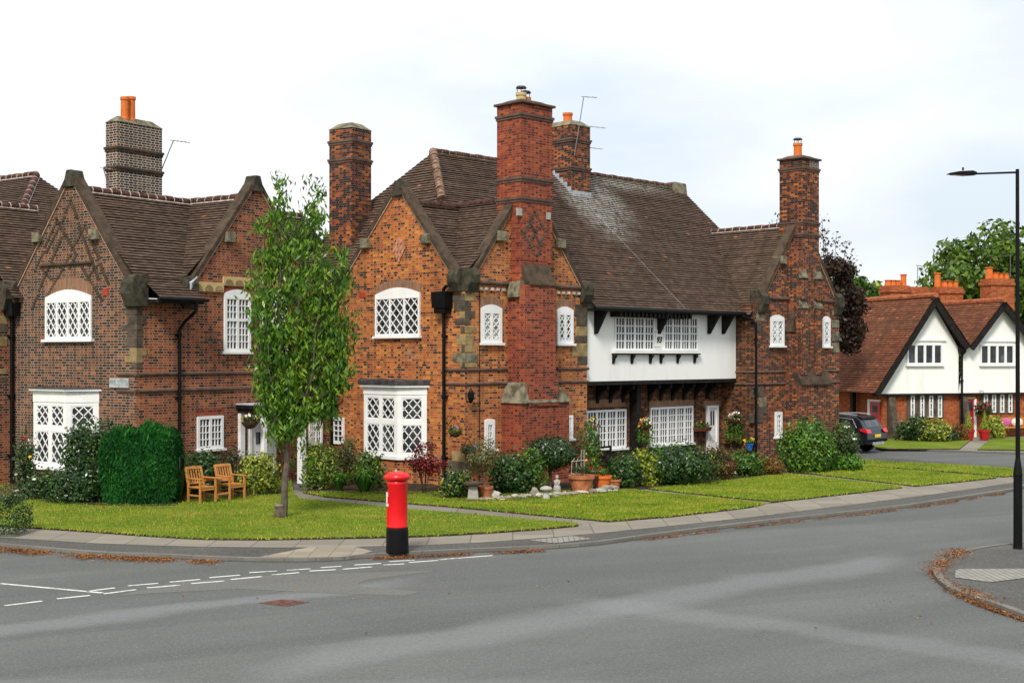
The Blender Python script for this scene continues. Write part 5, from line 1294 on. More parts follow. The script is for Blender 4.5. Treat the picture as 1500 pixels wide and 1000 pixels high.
S('shrub', 'brown twiggy shrub under the narrow window next to the bay', 'shrub', 484, 530, 640, 712, L_brown, 1400, .08, depth=.6, second=(L_mid, 700, .09))
S('shrub', 'bright leafed shrub against the edge of the diamond paned bay', 'shrub', 522, 562, 664, 716, L_mid, 1300, .11, depth=.6, second=(L_lime, 250, .1))
strappy('strappy_plant', 'arching green day lily clump below the diamond paned bay', 534, 721, 1.3, .75, 170, L_bright)
strappy('strappy_plant', 'small arching green clump near the path by the brown twiggy shrub', 497, 719, .8, .6, 90, L_bright)
t, c, L_ = S('acer', 'dark red leaved acer in front of the bay and downpipe', 'acer', 600, 645, 650, 724, L_mid, 10, .05, depth=.6, stem=False)
for ch in list(bpy.data.objects):
    if ch.parent == t: bpy.data.objects.remove(ch)
stems(t, c, 6, .95, .35, .012); lob = [((c.x + a, c.y - .1, zz), (.32, .25, .2)) for a, zz in ((-.3, 1.0), (-.05, .85), (.2, .78), (.3, .95), (.0, 1.12), (-.12, .95))] + [((c.x + .05, c.y, 1.45), (.35, .2, .12)), ((c.x - .2, c.y, 1.25), (.2, .2, .16))]
P, N = sample(lob, 1500, .3); leaf_mesh('foliage', L_acer, P, N, .10, .35, t, droop=.6)
S('variegated_shrub', 'mottled yellow green laurel at the foot of the stone quoin corner', 'shrub', 650, 692, 688, 731, L_dark, 1300, .10, depth=.7, second=(L_yel, 330, .10))
# potted standard with olive foliage
def potted(name, label, cat, u, v, pr, ph, ch, cr, mat, n=900, size=.08, potm=None, trunk=.25, group=None, cone=False, flowers=None):
    c = ground_at(u, v, LZ); c.z = LZ; t = thing(name, label, cat, c, group)
    MB().lathe(c, [(pr * .72, 0), (pr * .95, ph * .8), (pr * 1.05, ph * .8), (pr * 1.05, ph), (pr * .9, ph), (pr * .88, ph - .04)], 18).build('pot', potm or m_potd, t)
    if trunk: MB().path([c + Vector((0, 0, ph - .05)), c + Vector((.02, 0, ph + trunk * .5)), c + Vector((0, 0, ph + trunk + ch * .3))], .018, 6).build('stem', m_bark, t)
    b = c.z + ph + trunk
    if cone: lob = [((c.x, c.y, b + ch * q), (cr * (1 - q) + .03, cr * (1 - q) + .03, ch * .16)) for q in (.1, .25, .4, .55, .7, .85)]
    else: lob = [((c.x + rng.uniform(-.3, .3) * cr, c.y + rng.uniform(-.3, .3) * cr, b + ch * rng.uniform(.3, .75)), (cr * .7, cr * .7, ch * .32)) for _ in range(6)]
    P, N = sample(lob, n, .4); leaf_mesh('foliage', mat, P, N, size, .35, t, up=.2)
    if flowers: P, N = sample(lob, flowers[1], .95); flower_heads(t, P, flowers[0], .07)
    return t
potted('potted_shrub', 'olive green standard bush in a small terracotta pot beside the stone quoins', 'potted plant', 711, 729, .21, .32, 1.0, .55, L_olive, 1900, .10, trunk=.35)
S('shrub', 'large mid green shrub between the small white window and the topiary ball', 'shrub', 720, 778, 664, 724, L_dark, 4200, .11, depth=1.0, second=(L_mid, 1200, .11))
S('climbing_plant', 'loose climbing plant on wires against the red chimney breast', 'climber', 766, 795, 648, 722, L_mid, 1300, .10, depth=.35, flowers=[(m_fyel, 3, .08)])
# topiary ball
c = ground_at(806, 717, LZ); c.z = LZ; tb = thing('topiary_tree', 'dense clipped ball tree on forked pale trunk before the chimney breast', 'tree', c)
r_ = 36 / FPX * c.y; zc = CAM_H + (HY - 664) / FPX * c.y
mb = MB(); mb.path([c, c + Vector((.0, 0, .45))], .05, 7); mb.path([c + Vector((0, 0, .42)), c + Vector((-.2, .05, .95)), c + Vector((-.3, .05, zc - c.z))], .035, 6); mb.path([c + Vector((0, 0, .42)), c + Vector((.08, 0, 1.0)), c + Vector((.15, .05, zc - c.z))], .035, 6); mb.build('trunk', m_bark, tb)
lob = [((c.x + .02, c.y, zc), (r_ * .98, r_ * .9, r_ * .72))] + [((c.x + a * r_ * .5, c.y - .1, zc + b * r_ * .3), (r_ * .55, r_ * .5, r_ * .42)) for a, b in ((-1, -.5), (1, -.3), (.5, .8), (-.6, .7), (0, -.7))]
P, N = sample(lob, 6500, .72); leaf_mesh('crown', L_dark, P, N, .085, .5, tb)
S('shrub', 'rose bush with sparse stems at the end of the chimney gable', 'shrub', 836, 866, 612, 700, L_olive, 650, .08, depth=.35, stem=True, flowers=[(m_fred, 4, .09)])
t_, c_, l_ = S('climbing_rose', 'climbing rose with red and yellow blooms between gable corner and jettied range window', 'rose', 857, 878, 608, 715, L_mid, 900, .10, depth=.35, flowers=[(m_fred, 9, .10), (m_fyel, 8, .12)])
S('shrub', 'small glossy dark shrub at the end of the rockery', 'shrub', 893, 938, 664, 716, L_dark, 2300, .10, depth=.9, second=(L_mid, 400, .1))
S('lime_shrub', 'lime yellow shrub leaning over the little path', 'shrub', 925, 970, 661, 712, L_lime, 1900, .12, depth=.8, second=(L_mid, 600, .1))
S('laurel', 'large domed dark laurel under the jettied range windows', 'shrub', 944, 1050, 646, 713, L_dark, 6500, .11, depth=1.7, lobes=16, second=(L_mid, 1200, .11))
S('shrub', 'rust red leaved shrub before the white front door', 'shrub', 1028, 1072, 650, 704, L_brown, 1800, .09, depth=1.0, second=(L_rust, 600, .09), flowers=[(m_fwhite, 5, .10), (m_fred, 5, .1)])
S('shrub', 'rounded bright green shrub under the window box and blue pot', 'shrub', 1058, 1116, 663, 699, L_mid, 3000, .11, depth=1.1, second=(L_bright, 800, .11))
S('shrub', 'small rusty orange shrub at the far wing corner', 'shrub', 1113, 1144, 674, 696, L_rust, 1000, .09, depth=.7)
S('shrub', 'big round bright green shrub against the sooty far wing', 'shrub', 1143, 1218, 616, 693, L_mid, 7500, .12, depth=1.5, lobes=18, second=(L_bright, 2600, .12))
S('rose_bush', 'broad rose bush with cream flowers at the end of the far wing', 'rose', 1214, 1257, 618, 688, L_rose, 4200, .10, depth=1.2, flowers=[(m_fwhite, 30, .11)], second=(L_mid, 1300, .1))
S('shrub', 'low bright fringe of leaves below the rose bush', 'shrub', 1210, 1262, 670, 690, L_bright, 900, .12, depth=.5)
# near box hedge at the frame edge
f = ground_at(-20, 787, KH_); t = thing('box_hedge', 'low clipped dark box hedge at the edge of the pavement', 'hedge', (f.x, f.y + .6, LZ))
n = 7000; X = rng.uniform(-2.2, .62, n); Y = rng.uniform(-.5, .5, n); Z = rng.random(n) * .78; q = rng.random(n)
Y = np.where(q < .5, -.5 + rng.exponential(.05, n), Y); Z = np.where(q > .75, .78 - rng.exponential(.05, n), Z); X = np.where((q > .5) & (q < .62), .62 - rng.exponential(.05, n), X)
X = X - .15 * (Z / .78 > .75) * (X > .45)
P = np.stack([X + f.x, Y + f.y + .6, Z + LZ], 1); leaf_mesh('foliage', L_dark, P, unit(n), .055, .6, t)
# ---- the young cherry
cb = ground_at(415, 757, LZ); cb.z = LZ
ct = thing('cherry_tree', 'slim upright young cherry tree with hanging green leaves on the lawn', 'tree', cb)
H = 8.35; tops = []
mb = MB()
def limb(p, q, r0, r1, wob=.05, n=6):
    p, q = Vector(p), Vector(q); last = p; lr = r0; pts = [p]
    for i in range(1, n + 1):
        k = i / n; x = p.lerp(q, k) + Vector((rng.normal() * wob, rng.normal() * wob, 0)) * (1 if i < n else 0); r = r0 + (r1 - r0) * k
        mb.tube(last, x, lr, r, 8); last, lr = x, r; pts.append(x)
    return pts
trunk = limb(cb + Vector((0, 0, -.05)), cb + Vector((.12, 0, 2.0)), .095, .06, .02)
lobs = []
def px_c(u, v): return Vector(((u - CX) / FPX * cb.y, 0, CAM_H + (HY - v) / FPX * cb.y))
limbs = [(408, 268, .0), (466, 275, .1), (440, 330, -.25), (385, 330, .1), (500, 385, .15), (375, 430, -.3), (508, 470, -.1), (420, 380, .35), (475, 380, -.35), (390, 560, .2), (500, 540, .25), (450, 440, .4), (395, 480, -.4)]
for (u, v, dy) in limbs:
    e = px_c(u, v); st = trunk[rng.integers(5, 7)]; tgt = Vector((e.x, cb.y + dy, e.z)); mid = Vector((st.x + (tgt.x - st.x) * .75, st.y + (tgt.y - st.y) * .6, st.z + (tgt.z - st.z) * .4))
    a = limb(st, mid, .05, .03, .03, 4); b = limb(mid, tgt, .03, .008, .04, 5)
    for p in a[1:] + b:
        r = .22 + .16 * max(0, 1 - abs(p.z - 4.2) / 4.5)
        lobs.append(((p.x, p.y, p.z), (r, r, r * 1.15)))
for (u, v, r) in [(408, 288, .15), (404, 312, .22), (400, 338, .28), (467, 293, .14), (463, 322, .22), (457, 350, .28), (432, 350, .2), (384, 352, .2), (492, 388, .22), (395, 330, .24), (410, 300, .2), (460, 310, .2), (455, 345, .34), (430, 370, .42), (400, 380, .40), (470, 390, .4), (490, 410, .34), (395, 430, .46), (440, 430, .5), (480, 450, .45), (400, 490, .44), (450, 500, .5), (490, 500, .4), (410, 540, .5), (460, 550, .5), (495, 545, .34), (392, 555, .32), (402, 590, .38), (440, 600, .46), (475, 590, .38), (412, 640, .26), (440, 655, .26), (468, 620, .2), (450, 690, .18), (428, 560, .4), (505, 520, .22), (378, 400, .22), (380, 445, .25), (420, 680, .2)]:
    e = px_c(u, v); lobs.append(((e.x, cb.y + rng.uniform(-.45, .45), e.z), (r, r, r * 1.1)))
mb.build('trunk', m_bark, ct)
lobs = [(c_, tuple(q * (.72 if c_[2] < 4 else .86 if c_[2] < 6.2 else 1.0) for q in r_)) for c_, r_ in lobs]
P, N = clumps(lobs, 14500, .3, 1.3, .10, 14)
leaf_mesh('crown', L_cherry, P, N, .175, .31, ct, droop=1.3, jit=.9)
for (u, v) in ((408, 262), (466, 272)):
    e = px_c(u, v); Q = np.array([[e.x + rng.normal() * .06, cb.y + rng.normal() * .05, e.z - .35 + .55 * rng.random()] for _ in range(26)]); leaf_mesh('crown', L_cherry, Q, unit(26), .16, .33, ct, droop=.3, jit=1.)
# ---- trees behind the roofs
def bigtree(name, label, u, v_top, Y, w, h, mat, n, size, lobes=26, trunkh=None, flat=.55, group=None, seed=1, base_frac=.25):
    x = (u - CX) / FPX * Y; ztop = CAM_H + (HY - v_top) / FPX * Y; c = Vector((x, Y, 0)); t = thing(name, label, 'tree', c, group)
    h0 = ztop * base_frac; r2 = np.random.default_rng(seed); lob = []
    for i in range(lobes):
        a = r2.uniform(0, 6.28); q = math.sqrt(r2.random()); zz = r2.random()
        rad = w / 2 * (1 - .75 * abs(zz - .4) ** 1.5 * 1.3); k = w * r2.uniform(.10, .19)
        lob.append(((x + math.cos(a) * q * rad * .85, Y + math.sin(a) * q * rad * .85, h0 + (ztop - h0 - k) * zz), (k, k, k * .75)))
    lob.append(((x, Y, ztop - w * .14), (w * .16, w * .16, w * .13)))
    m2 = MB(); m2.tube(c, c + Vector((0, 0, h0 + (ztop - h0) * .5)), w * .035, w * .015, 8)
    for l in lob[::2]: m2.tube(c + Vector((0, 0, h0 * r2.uniform(.7, 1.3))), l[0], w * .012, w * .003, 5)
    m2.build('trunk', m_barkd, t)
    P, N = sample(lob, n, .35); leaf_mesh('crown', mat, P, N, size, .6, t, jit=.8, droop=.2); return t
TG = 'trees behind the roofs'
bigtree('plane_tree', 'great spreading green tree behind the white gabled cottages', 1462, 318, 84, 11.5, 13, L_tree, 20000, .42, 44, group=TG, seed=3)
bigtree('plane_tree', 'lower green tree beside the great one above the cottage chimneys', 1402, 398, 86, 5.5, 9, L_tree, 5500, .38, 20, group=TG, seed=5)
bigtree('green_tree', 'mid green tree seen between the far wing and the cottage ridge', 1238, 385, 92, 6, 9, L_mid, 5000, .4, 18, group=TG, seed=6)
bigtree('green_tree', 'pale green rounded tree peeping over the cottage ridge', 1285, 412, 95, 6.5, 9, L_lime, 5000, .4, 18, group=TG, seed=8)
t = bigtree('copper_beech', 'dark purple copper beech spreading out behind the sooty far wing', 1214, 372, 62, 3.6, 10, L_beech, 6000, .22, 30, group=TG, seed=12, base_frac=.5)
stems_p = []
for (u, v, r) in ((1235, 395, .45), (1245, 435, .6), (1232, 470, .6), (1252, 450, .45), (1240, 500, .35), (1225, 345, .22), (1240, 355, .18), (1208, 335, .2), (1118, 330, .14), (1127, 325, .2), (1138, 313, .2), (1143, 320, .15), (1204, 318, .16), (1248, 385, .2), (1262, 440, .25)):
    stems_p.append(Vector(((u - CX) / FPX * 61, 61, CAM_H + (HY - v) / FPX * 61)))
    if r > .3: P, N = clumps([(((u - CX) / FPX * 61, 61, CAM_H + (HY - v) / FPX * 61), (r * 1.2, r, r * .8))], 420, .2, 0, .18, 10); leaf_mesh('crown', L_beech, P, N, .2, .6, t, jit=.9)
mb = MB(); q0 = Vector(((1214 - CX) / FPX * 62, 62, 5.0)); tw = []
for p in stems_p:
    m_ = q0.lerp(p, .6) + Vector((0, 0, -.25)); mb.tube(q0, m_, .05, .025, 5); mb.tube(m_, p, .025, .006, 5)
    for i in range(60):
        k = rng.random() ** .6; e = m_.lerp(p, k); tw.append((e.x + rng.normal() * .13, e.y + rng.normal() * .13, e.z + rng.normal() * .09))
mb.build('branch', m_barkd, t); leaf_mesh('crown', L_beech, np.array(tw), unit(len(tw)), .17, .55, t, jit=.9)
# ---- planting before the cottages
FG = 'plants before the white gabled cottages'
def FS(*a, **k): k['group'] = FG; return bush(*a, **k)
FS('shrub', 'dark green mounded shrub before the first cottage windows', 'shrub', 1316, 1366, 613, 646, L_dark, 2400, .15, depth=1.4)
FS('variegated_shrub', 'yellow variegated shrub in front of the dark cottage shrub', 'shrub', 1345, 1388, 616, 647, L_yel, 1800, .15, depth=1.2, second=(L_mid, 600, .13))
FS('shrub', 'low dark shrub beside the cottage downpipe', 'shrub', 1375, 1400, 628, 646, L_dark, 900, .13, depth=.9)
FS('shrub', 'reddish low planting by the cottage door', 'shrub', 1398, 1416, 622, 645, L_rust, 500, .13, depth=.7)
FS('variegated_shrub', 'tall yellow shrub beside the cottage door pots', 'shrub', 1444, 1470, 610, 642, L_yel, 1500, .14, depth=.9, second=(L_lime, 400, .14))
FS('shrub', 'bright green feathery shrub below the second cottage windows', 'shrub', 1462, 1525, 600, 636, L_con, 2200, .16, depth=.8, up=.8)
for k, (u, lab) in enumerate(((1419, 'small lime conifer in red pot on the cottage door side'), (1442, 'lime conifer in red pot across the cottage path from the door'))):
    potted('potted_conifer', lab, 'potted plant', u, 643.5, .26, .45, .85, .2, L_lime, 450, .1, potm=m_redd, trunk=.02, group=FG, cone=True)
# ---- grass blades along the lawns and litter in the gutters
def scatter_blades(polys, n, hgt, mat, name, z=LZ):
    P = []
    for pts, m in polys:
        xs = [p[0] for p in pts]; ys = [p[1] for p in pts]; A = np.array(pts)
        cand = np.stack([rng.uniform(min(xs), max(xs), m), rng.uniform(min(ys), max(ys), m)], 1)
        ins = np.zeros(m, bool); j = len(A) - 1
        for i in range(len(A)):
            c = ((A[i, 1] > cand[:, 1]) != (A[j, 1] > cand[:, 1])) & (cand[:, 0] < (A[j, 0] - A[i, 0]) * (cand[:, 1] - A[i, 1]) / (A[j, 1] - A[i, 1] + 1e-12) + A[i, 0]); ins ^= c; j = i
        P.append(cand[ins])
    P = np.concatenate(P); P = np.column_stack([P, np.full(len(P), z + hgt * .35)])
    P = P[P[:, 0] > -17]
    o = leaf_mesh(name, mat, P, np.tile([0, -.6, .3], (len(P), 1)), hgt, .35, None, up=1.6, jit=.8); return tag(o, kind='stuff')
scatter_blades([(lw1, 90000), (lw2, 50000), (lw3, 22000), (lw4, 14000), (lw5, 9000)], 0, .055, m_grass, 'grass')
# fringe on the lawn edges
E = []
for line in (lw1[:40], lw2[:10], lw3[:7], lw4[:8], lw5):
    for a, b in zip(line, line[1:]):
        L = math.hypot(b[0] - a[0], b[1] - a[1])
        if L < 8:
            for k in range(int(L * 45)): q = rng.random(); E.append((a[0] + (b[0] - a[0]) * q + rng.normal() * .045, a[1] + (b[1] - a[1]) * q + rng.normal() * .045 + .02 * math.sin(a[0] * 9 + q * 11), LZ - .005 + rng.random() * .02))
E = np.array(E); tag(leaf_mesh('grass', m_grass, E, np.tile([0, -1., .2], (len(E), 1)), .085, .3, None, up=1.0, jit=.8), kind='stuff')
def litter(line, n, spread, size=.07, z=.012, bias=0.0):
    pts = [ground_at(u, v, 0) for u, v in line]; seg = [(a, b, (b - a).length) for a, b in zip(pts, pts[1:])]; tot = sum(s[2] for s in seg); out = []
    for a, b, L in seg:
        for _ in range(int(n * L / tot)):
            q = rng.random(); p = a.lerp(b, q)
            if math.sin(p.x * 2.3) + math.sin(p.x * 5.1 + p.y) + .6 * math.sin(p.x * 11) < rng.uniform(-1.6, .5): continue
            out.append((p.x + rng.normal() * spread * .4, p.y - abs(rng.normal()) * spread + bias, z + rng.random() * .03))
    o = leaf_mesh('fallen_leaves', m_litter, np.array(out), np.tile([0, 0, 1.], (len(out), 1)), size, .75, None, jit=.55); return tag(o, kind='stuff')
litter([(-150, 791), (0, 803), (133, 814.5), (233, 818.5), (320, 822.5)], 11000, .24, .036, bias=.02)
litter([(545, 818), (620, 815), (684, 811.5), (796, 806.5)], 2600, .13, .036)
litter([(930, 792), (980, 786), (1100, 771), (1220, 758), (1330, 745), (1470, 723)], 4200, .10, .036)
litter([(1410, 812), (1385, 826), (1372, 842), (1385, 860), (1420, 876), (1480, 896)], 3600, .3, .036, KH_ + .01, .3)
litter([(1385, 822), (1366, 838), (1372, 856), (1395, 870), (1440, 888), (1500, 909)], 4200, .12, .036)
litter([(60, 745), (200, 752), (400, 765), (620, 765), (760, 755), (960, 735)], 260, .6, .07, LZ + .03)
litter([(300, 860), (700, 850), (1100, 830), (1300, 860), (900, 930)], 45, 1.6, .05)
# ================================================================== street and garden objects
c = ground_at(582, 808.5, KH_); c.z = KH_
pb = thing('pillar_box', 'red pillar post box with black base standing on the pavement', 'post box', c)
MB().lathe(c, [(.225, 0), (.228, .02), (.222, .46), (.214, .50)], 32).build('base', m_black, pb, smooth=False)
body = MB().lathe(c, [(.205, .501), (.208, .52), (.203, .54), (.203, 1.36), (.215, 1.38), (.205, 1.40), (.205, 1.44)], 32).build('body', m_red, pb, smooth=True)
MB().lathe(c, [(.205, 1.44), (.24, 1.455), (.265, 1.48), (.268, 1.52), (.25, 1.55), (.2, 1.59), (.12, 1.615), (.0, 1.62)], 32).build('cap', m_red, pb, smooth=True)
def onbox(a0, a1, z0, z1, r, th, mat, name, par):
    mb = MB(); n = 8; A = [a0 + (a1 - a0) * i / n for i in range(n + 1)]
    for i in range(n):
        q = [(A[i], r), (A[i + 1], r), (A[i + 1], r + th), (A[i], r + th)]
        mb.hexa([c + Vector((math.cos(a) * k, math.sin(a) * k, z)) for z in (z0, z1) for a, k in q])
    return mb.build(name, mat, par)
door = onbox(R(150), R(214), .56, 1.12, .2, .014, m_red, 'door', pb)
onbox(R(168), R(208), 1.0, 1.2, .203, .02, m_white, 'notice_plate', pb); onbox(R(174), R(216), .93, .985, .203, .02, m_white, 'notice_plate', pb); onbox(R(160), R(205), 1.27, 1.31, .2, .02, m_black, 'slot', pb)
MB().tube(c + Vector((-.02, -.04, 1.6)), c + Vector((-.02, -.04, 1.66)), .03, .02).build('finial', m_stat, pb)
# ---- street lamp
c = ground_at(1491, 803, KH_); c.z = KH_; k = c.y / FPX
lp = thing('street_lamp', 'tall black street lamp with a single arm on the corner pavement', 'street lamp', c)
zt = CAM_H + (HY - 248) * k; zb = CAM_H + (HY - 697) * k; zb2 = CAM_H + (HY - 676) * k
MB().lathe(c, [(.095, 0), (.088, .05), (.086, zb - c.z), (.094, zb - c.z + .03), (.06, zb2 - c.z), (.048, zb2 - c.z + .06)], 20).build('base', m_black, lp)
MB().tube(c + Vector((0, 0, zb2 - c.z)), Vector((c.x - .01, c.y, zt)), .047, .036, 14).build('post', m_black, lp)
MB().box(Wall((c.x, c.y), (1, 0), (0, -1)), -.05, .05, .08, .091, .5, 1.0).build('access_door', m_black, lp)
za = CAM_H + (HY - 254) * k; xa = (1425 - CX) * k
MB().tube((c.x, c.y, za + .02), (xa, c.y, za - .01), .022, .02, 10).build('arm', m_black, lp)
ln = MB(); W = Wall((xa, c.y), (-1, 0), (0, -1)); ln.prism(W, [(-.06, za - .035), (.12, za - .045), (.26, za - .03), (.52, za - .02), (.50, za + .0), (.3, za + .035), (.02, za + .05), (-.06, za + .02)], -.09, .09)
lan = ln.build('lantern', m_black, lp, bevel=.012); MB().prism(W, [(.16, za - .052), (.45, za - .032), (.45, za - .024), (.16, za - .04)], -.07, .07).build('lens', m_grey, lan); MB().tube((xa - .2, c.y, za + .06), (xa - .2, c.y, za + .12), .02, n=8).build('photocell', m_black, lan)
# ---- companion bench
A = ground_at(274, 735, LZ); A.z = LZ
Ld, Fd = Vector((.63, .777, 0)), Vector((.777, -.63, 0))
bn = thing('companion_bench', 'golden wooden companion bench of two slatted seats joined by a small table', 'bench', A)
class BW(Wall):
    pass
W = Wall((A.x, A.y), Ld, Fd)       # s along the bench, o forward
def bx(name, *a): return MB().box(W, *[x if i < 4 else x + LZ for i, x in enumerate(a)]).build(name, m_wood, bn, bevel=.004)
SW, GAP, DP = .55, .42, .55
for s0 in (0, SW + GAP):
    for s in (s0, s0 + SW - .05): bx('leg', s, s + .05, 0, .05, 0, .62); bx('leg', s, s + .05, DP - .05, DP, 0, .62); bx('stretcher', s + .015, s + .045, .06, DP - .06, .17, .21)
    for s in (s0 - .01, s0 + SW - .06): bx('armrest', s, s + .07, -.03, DP + .05, .621, .65)
    seat = MB()
    for i in range(6): seat.box(W, s0 + .005, s0 + SW - .005, .02 + i * .09, .095 + i * .09, LZ + .39, LZ + .415)
    seat.build('seat_slat', m_wood, bn); bx('rail', s0 + .06, s0 + SW - .06, DP - .045, DP - .015, .32, .385); bx('rail', s0 + .06, s0 + SW - .06, .015, .045, .32, .385)
    bk = MB(); H0, H1, LN = .45, .92, -.14
    def bp_(s, z): return W.p(s, LN * (z - H0) / (H1 - H0), LZ + z)
    def slab2(sa, sb, z0, z1, th=.028):
        f = [bp_(sa, z0), bp_(sb, z0), bp_(sb, z1), bp_(sa, z1)]; bk.hexa([p for p in f] + [p + Fd * th for p in f])
    slab2(s0, s0 + .055, .45, .92, .04); slab2(s0 + SW - .055, s0 + SW, .45, .92, .04); slab2(s0 + .056, s0 + SW - .056, .86, .93, .035); slab2(s0 + .056, s0 + SW - .056, .47, .52, .035)
    for i in range(5): a = s0 + .09 + i * (SW - .18 - .035) / 4; slab2(a, a + .035, .521, .859, .02)
    bk.build('backrest_slat', m_wood, bn)
tt = MB()
for i in range(4): tt.box(W, SW - .02, SW + GAP + .02, .06 + i * .12, .16 + i * .12, LZ + .585, LZ + .61)
tt.build('table_slat', m_wood, bn); bx('stretcher', SW, SW + GAP, DP - .06, DP - .02, .17, .21); bx('stretcher', SW, SW + GAP, .04, .08, .52, .58)
# ---- tree stump marker on the lawn
c = ground_at(411, 757, LZ); c.z = LZ; t = thing('stump_post', 'short weathered post beside the cherry trunk', 'post', c)
MB().lathe(c, [(.14, -.02), (.15, .05), (.135, .2), (.14, .27)], 12).build('post', m_bark, t); MB().lathe(c + Vector((0, 0, .27)), [(.15, 0), (.15, .025), (.12, .04)], 12).build('cap', m_weather, t)
# ---- rockery: each stone by itself
RG = 'stones edging the rockery'
stones = [(722, 729, .26, .15, .17, 'long tan stone beside the terracotta pot of the olive bush'), (707, 732, .11, .08, .06, 'flat pale stone in front of the birdbath'), (743, 731, .12, .09, .08, 'small pale stone under the large shrub'), (754, 729, .10, .08, .1, 'rounded brown stone under the large shrub'), (765, 729.5, .16, .1, .08, 'low grey stone before the climbing plant'), (783, 727, .13, .1, .24, 'upright pale pointed stone beside the stone mushroom'), (789, 728, .11, .1, .1, 'small stone behind the stone mushroom'),
          (826, 725, .2, .12, .06, 'flat stone next to the small statue'), (838, 724, .18, .12, .07, 'flat tan stone under the big terracotta tub'), (852, 722.5, .22, .13, .08, 'broad tan stone at the foot of the terracotta tub'), (862, 720, .14, .1, .26, 'leaning slab of stone beside the dark pot'), (868, 722, .11, .1, .12, 'low stone against the leaning slab'), (876, 719, .2, .12, .07, 'flat stone before the orange planter'), (889, 718.5, .18, .12, .16, 'blocky tan stone at the corner planter'), (899, 718, .16, .11, .14, 'last blocky stone before the dark shrub'), (736, 733, .08, .06, .05, 'tiny pale pebble on the grass edge'), (815, 728, .1, .08, .05, 'tiny flat stone under the statue base')]
for i, (u, v, a, b, h, lab) in enumerate(stones):
    p = ground_at(u, v, LZ); o = MB().blob((p.x, p.y + .1, LZ + h * .45), (a, b, h * .6), i, .16).build('rock', m_rock if i % 3 else m_rockp, None); tag(o, lab, 'rock', RG)
g_ = []
for _ in range(420):
    u = rng.uniform(700, 905); v = 733 - (u - 700) * .065 - rng.random() * 3; p = ground_at(u, v, LZ); g_.append((p.x, p.y, LZ + .02))
tag(leaf_mesh('gravel', m_rockp, np.array(g_), np.tile([0, -.3, 1.], (len(g_), 1)), .09, .8, None, jit=.6), kind='stuff')
# statue, stone mushroom, birdbath
def gp(u, v): p = ground_at(u, v, LZ); p.z = LZ; return p
c = gp(816, 723); t = thing('statuette', 'small pale stone figure of a child standing among the rockery stones', 'statue', c)
MB().lathe(c, [(.13, 0), (.13, .03), (.10, .07)], 14).build('plinth', m_stat, t)
mb = MB(); mb.lathe(c + Vector((0, 0, .07)), [(.10, 0), (.11, .05), (.10, .12), (.075, .2), (.085, .26), (.07, .31), (.03, .34), (.025, .36)], 14); mb.blob((c.x, c.y, c.z + .475), (.05, .05, .06), 3, .02); mb.tube(c + Vector((-.075, 0, .37)), c + Vector((-.03, -.09, .27)), .024, .018); mb.tube(c + Vector((.075, 0, .37)), c + Vector((.04, -.09, .27)), .024, .018); mb.build('figure', m_stat, t)
c = gp(800, 730); t = thing('stone_mushroom', 'pale staddle stone mushroom at the lawn edge by the topiary trunk', 'garden ornament', c)
MB().lathe(c, [(.11, 0), (.10, .03), (.065, .22), (.07, .24)], 14).build('stem', m_rockp, t); MB().lathe(c + Vector((0, 0, .24)), [(.08, 0), (.17, .01), (.17, .04), (.13, .08), (.05, .105)], 16).build('cap', m_stat, t)
c = gp(693, 731); t = thing('birdbath', 'squat stone birdbath with dark bowl beside the mottled laurel', 'birdbath', c)
MB().tbox(Wall((c.x, c.y), (1, 0), (0, -1)), -.15, .15, -.15, .15, LZ, LZ + .36, .04, .04, .04).build('pedestal', m_stat, t); MB().lathe(c + Vector((0, 0, .36)), [(.1, 0), (.27, .04), (.29, .1), (.26, .1), (.15, .06)], 18).build('bowl', m_quoinD, t)
potted('planted_tub', 'large terracotta tub with bare white trellis stems', 'planter', 852, 720, .36, .48, .25, .3, L_dark, 160, .1, trunk=.02)
c = gp(850, 719.5); t = thing('trellis', 'white wire trellis standing in the large terracotta tub', 'trellis', c + Vector((0, .05, .4))); mb = MB()
for a in (-.26, -.12, .03, .12): mb.path([c + Vector((a, .05, .45)), c + Vector((a * .9, .05, .85 + .2 * (a > 0))), c + Vector((a * .7 + .03, .05, .95 + .25 * (a > 0)))], .008, 5)
mb.path([c + Vector((-.27, .04, .5)), c + Vector((.1, .04, .5))], .012, 5); mb.path([c + Vector((-.26, .04, .85)), c + Vector((.2, .04, .9))], .01, 5); mb.build('wire', m_rockp, t)
potted('planted_pot', 'dark glazed pot beside the terracotta tub', 'planter', 867, 717, .2, .4, .18, .2, L_dark, 120, .1, potm=plain('dark_glaze', (.04, .015, .012), .25, .5, .2, 5), trunk=.02)
potted('planted_pot', 'orange terracotta planter beside the black bench', 'planter', 882, 716, .28, .4, .2, .26, L_mid, 200, .09, potm=m_pot, trunk=.02, flowers=(m_fred, 3))
potted('planted_pot', 'pale terracotta pot at the end of the rockery', 'planter', 899, 715.5, .22, .28, .1, .2, L_mid, 90, .08, trunk=.02)
c = gp(866, 712); t = thing('hose_reel', 'white garden hose bracket curving beside the dark pot', 'hose reel', c); mb = MB()
pts = [c + Vector((.18 * math.cos(a) + .05, 0, .55 + .18 * math.sin(a))) for a in [R(-60 + 15 * i) for i in range(15)]]; mb.path(pts, .016, 6); mb.path([pts[0], c + Vector((.1, 0, .15))], .014, 5); mb.build('hose', m_white, t)
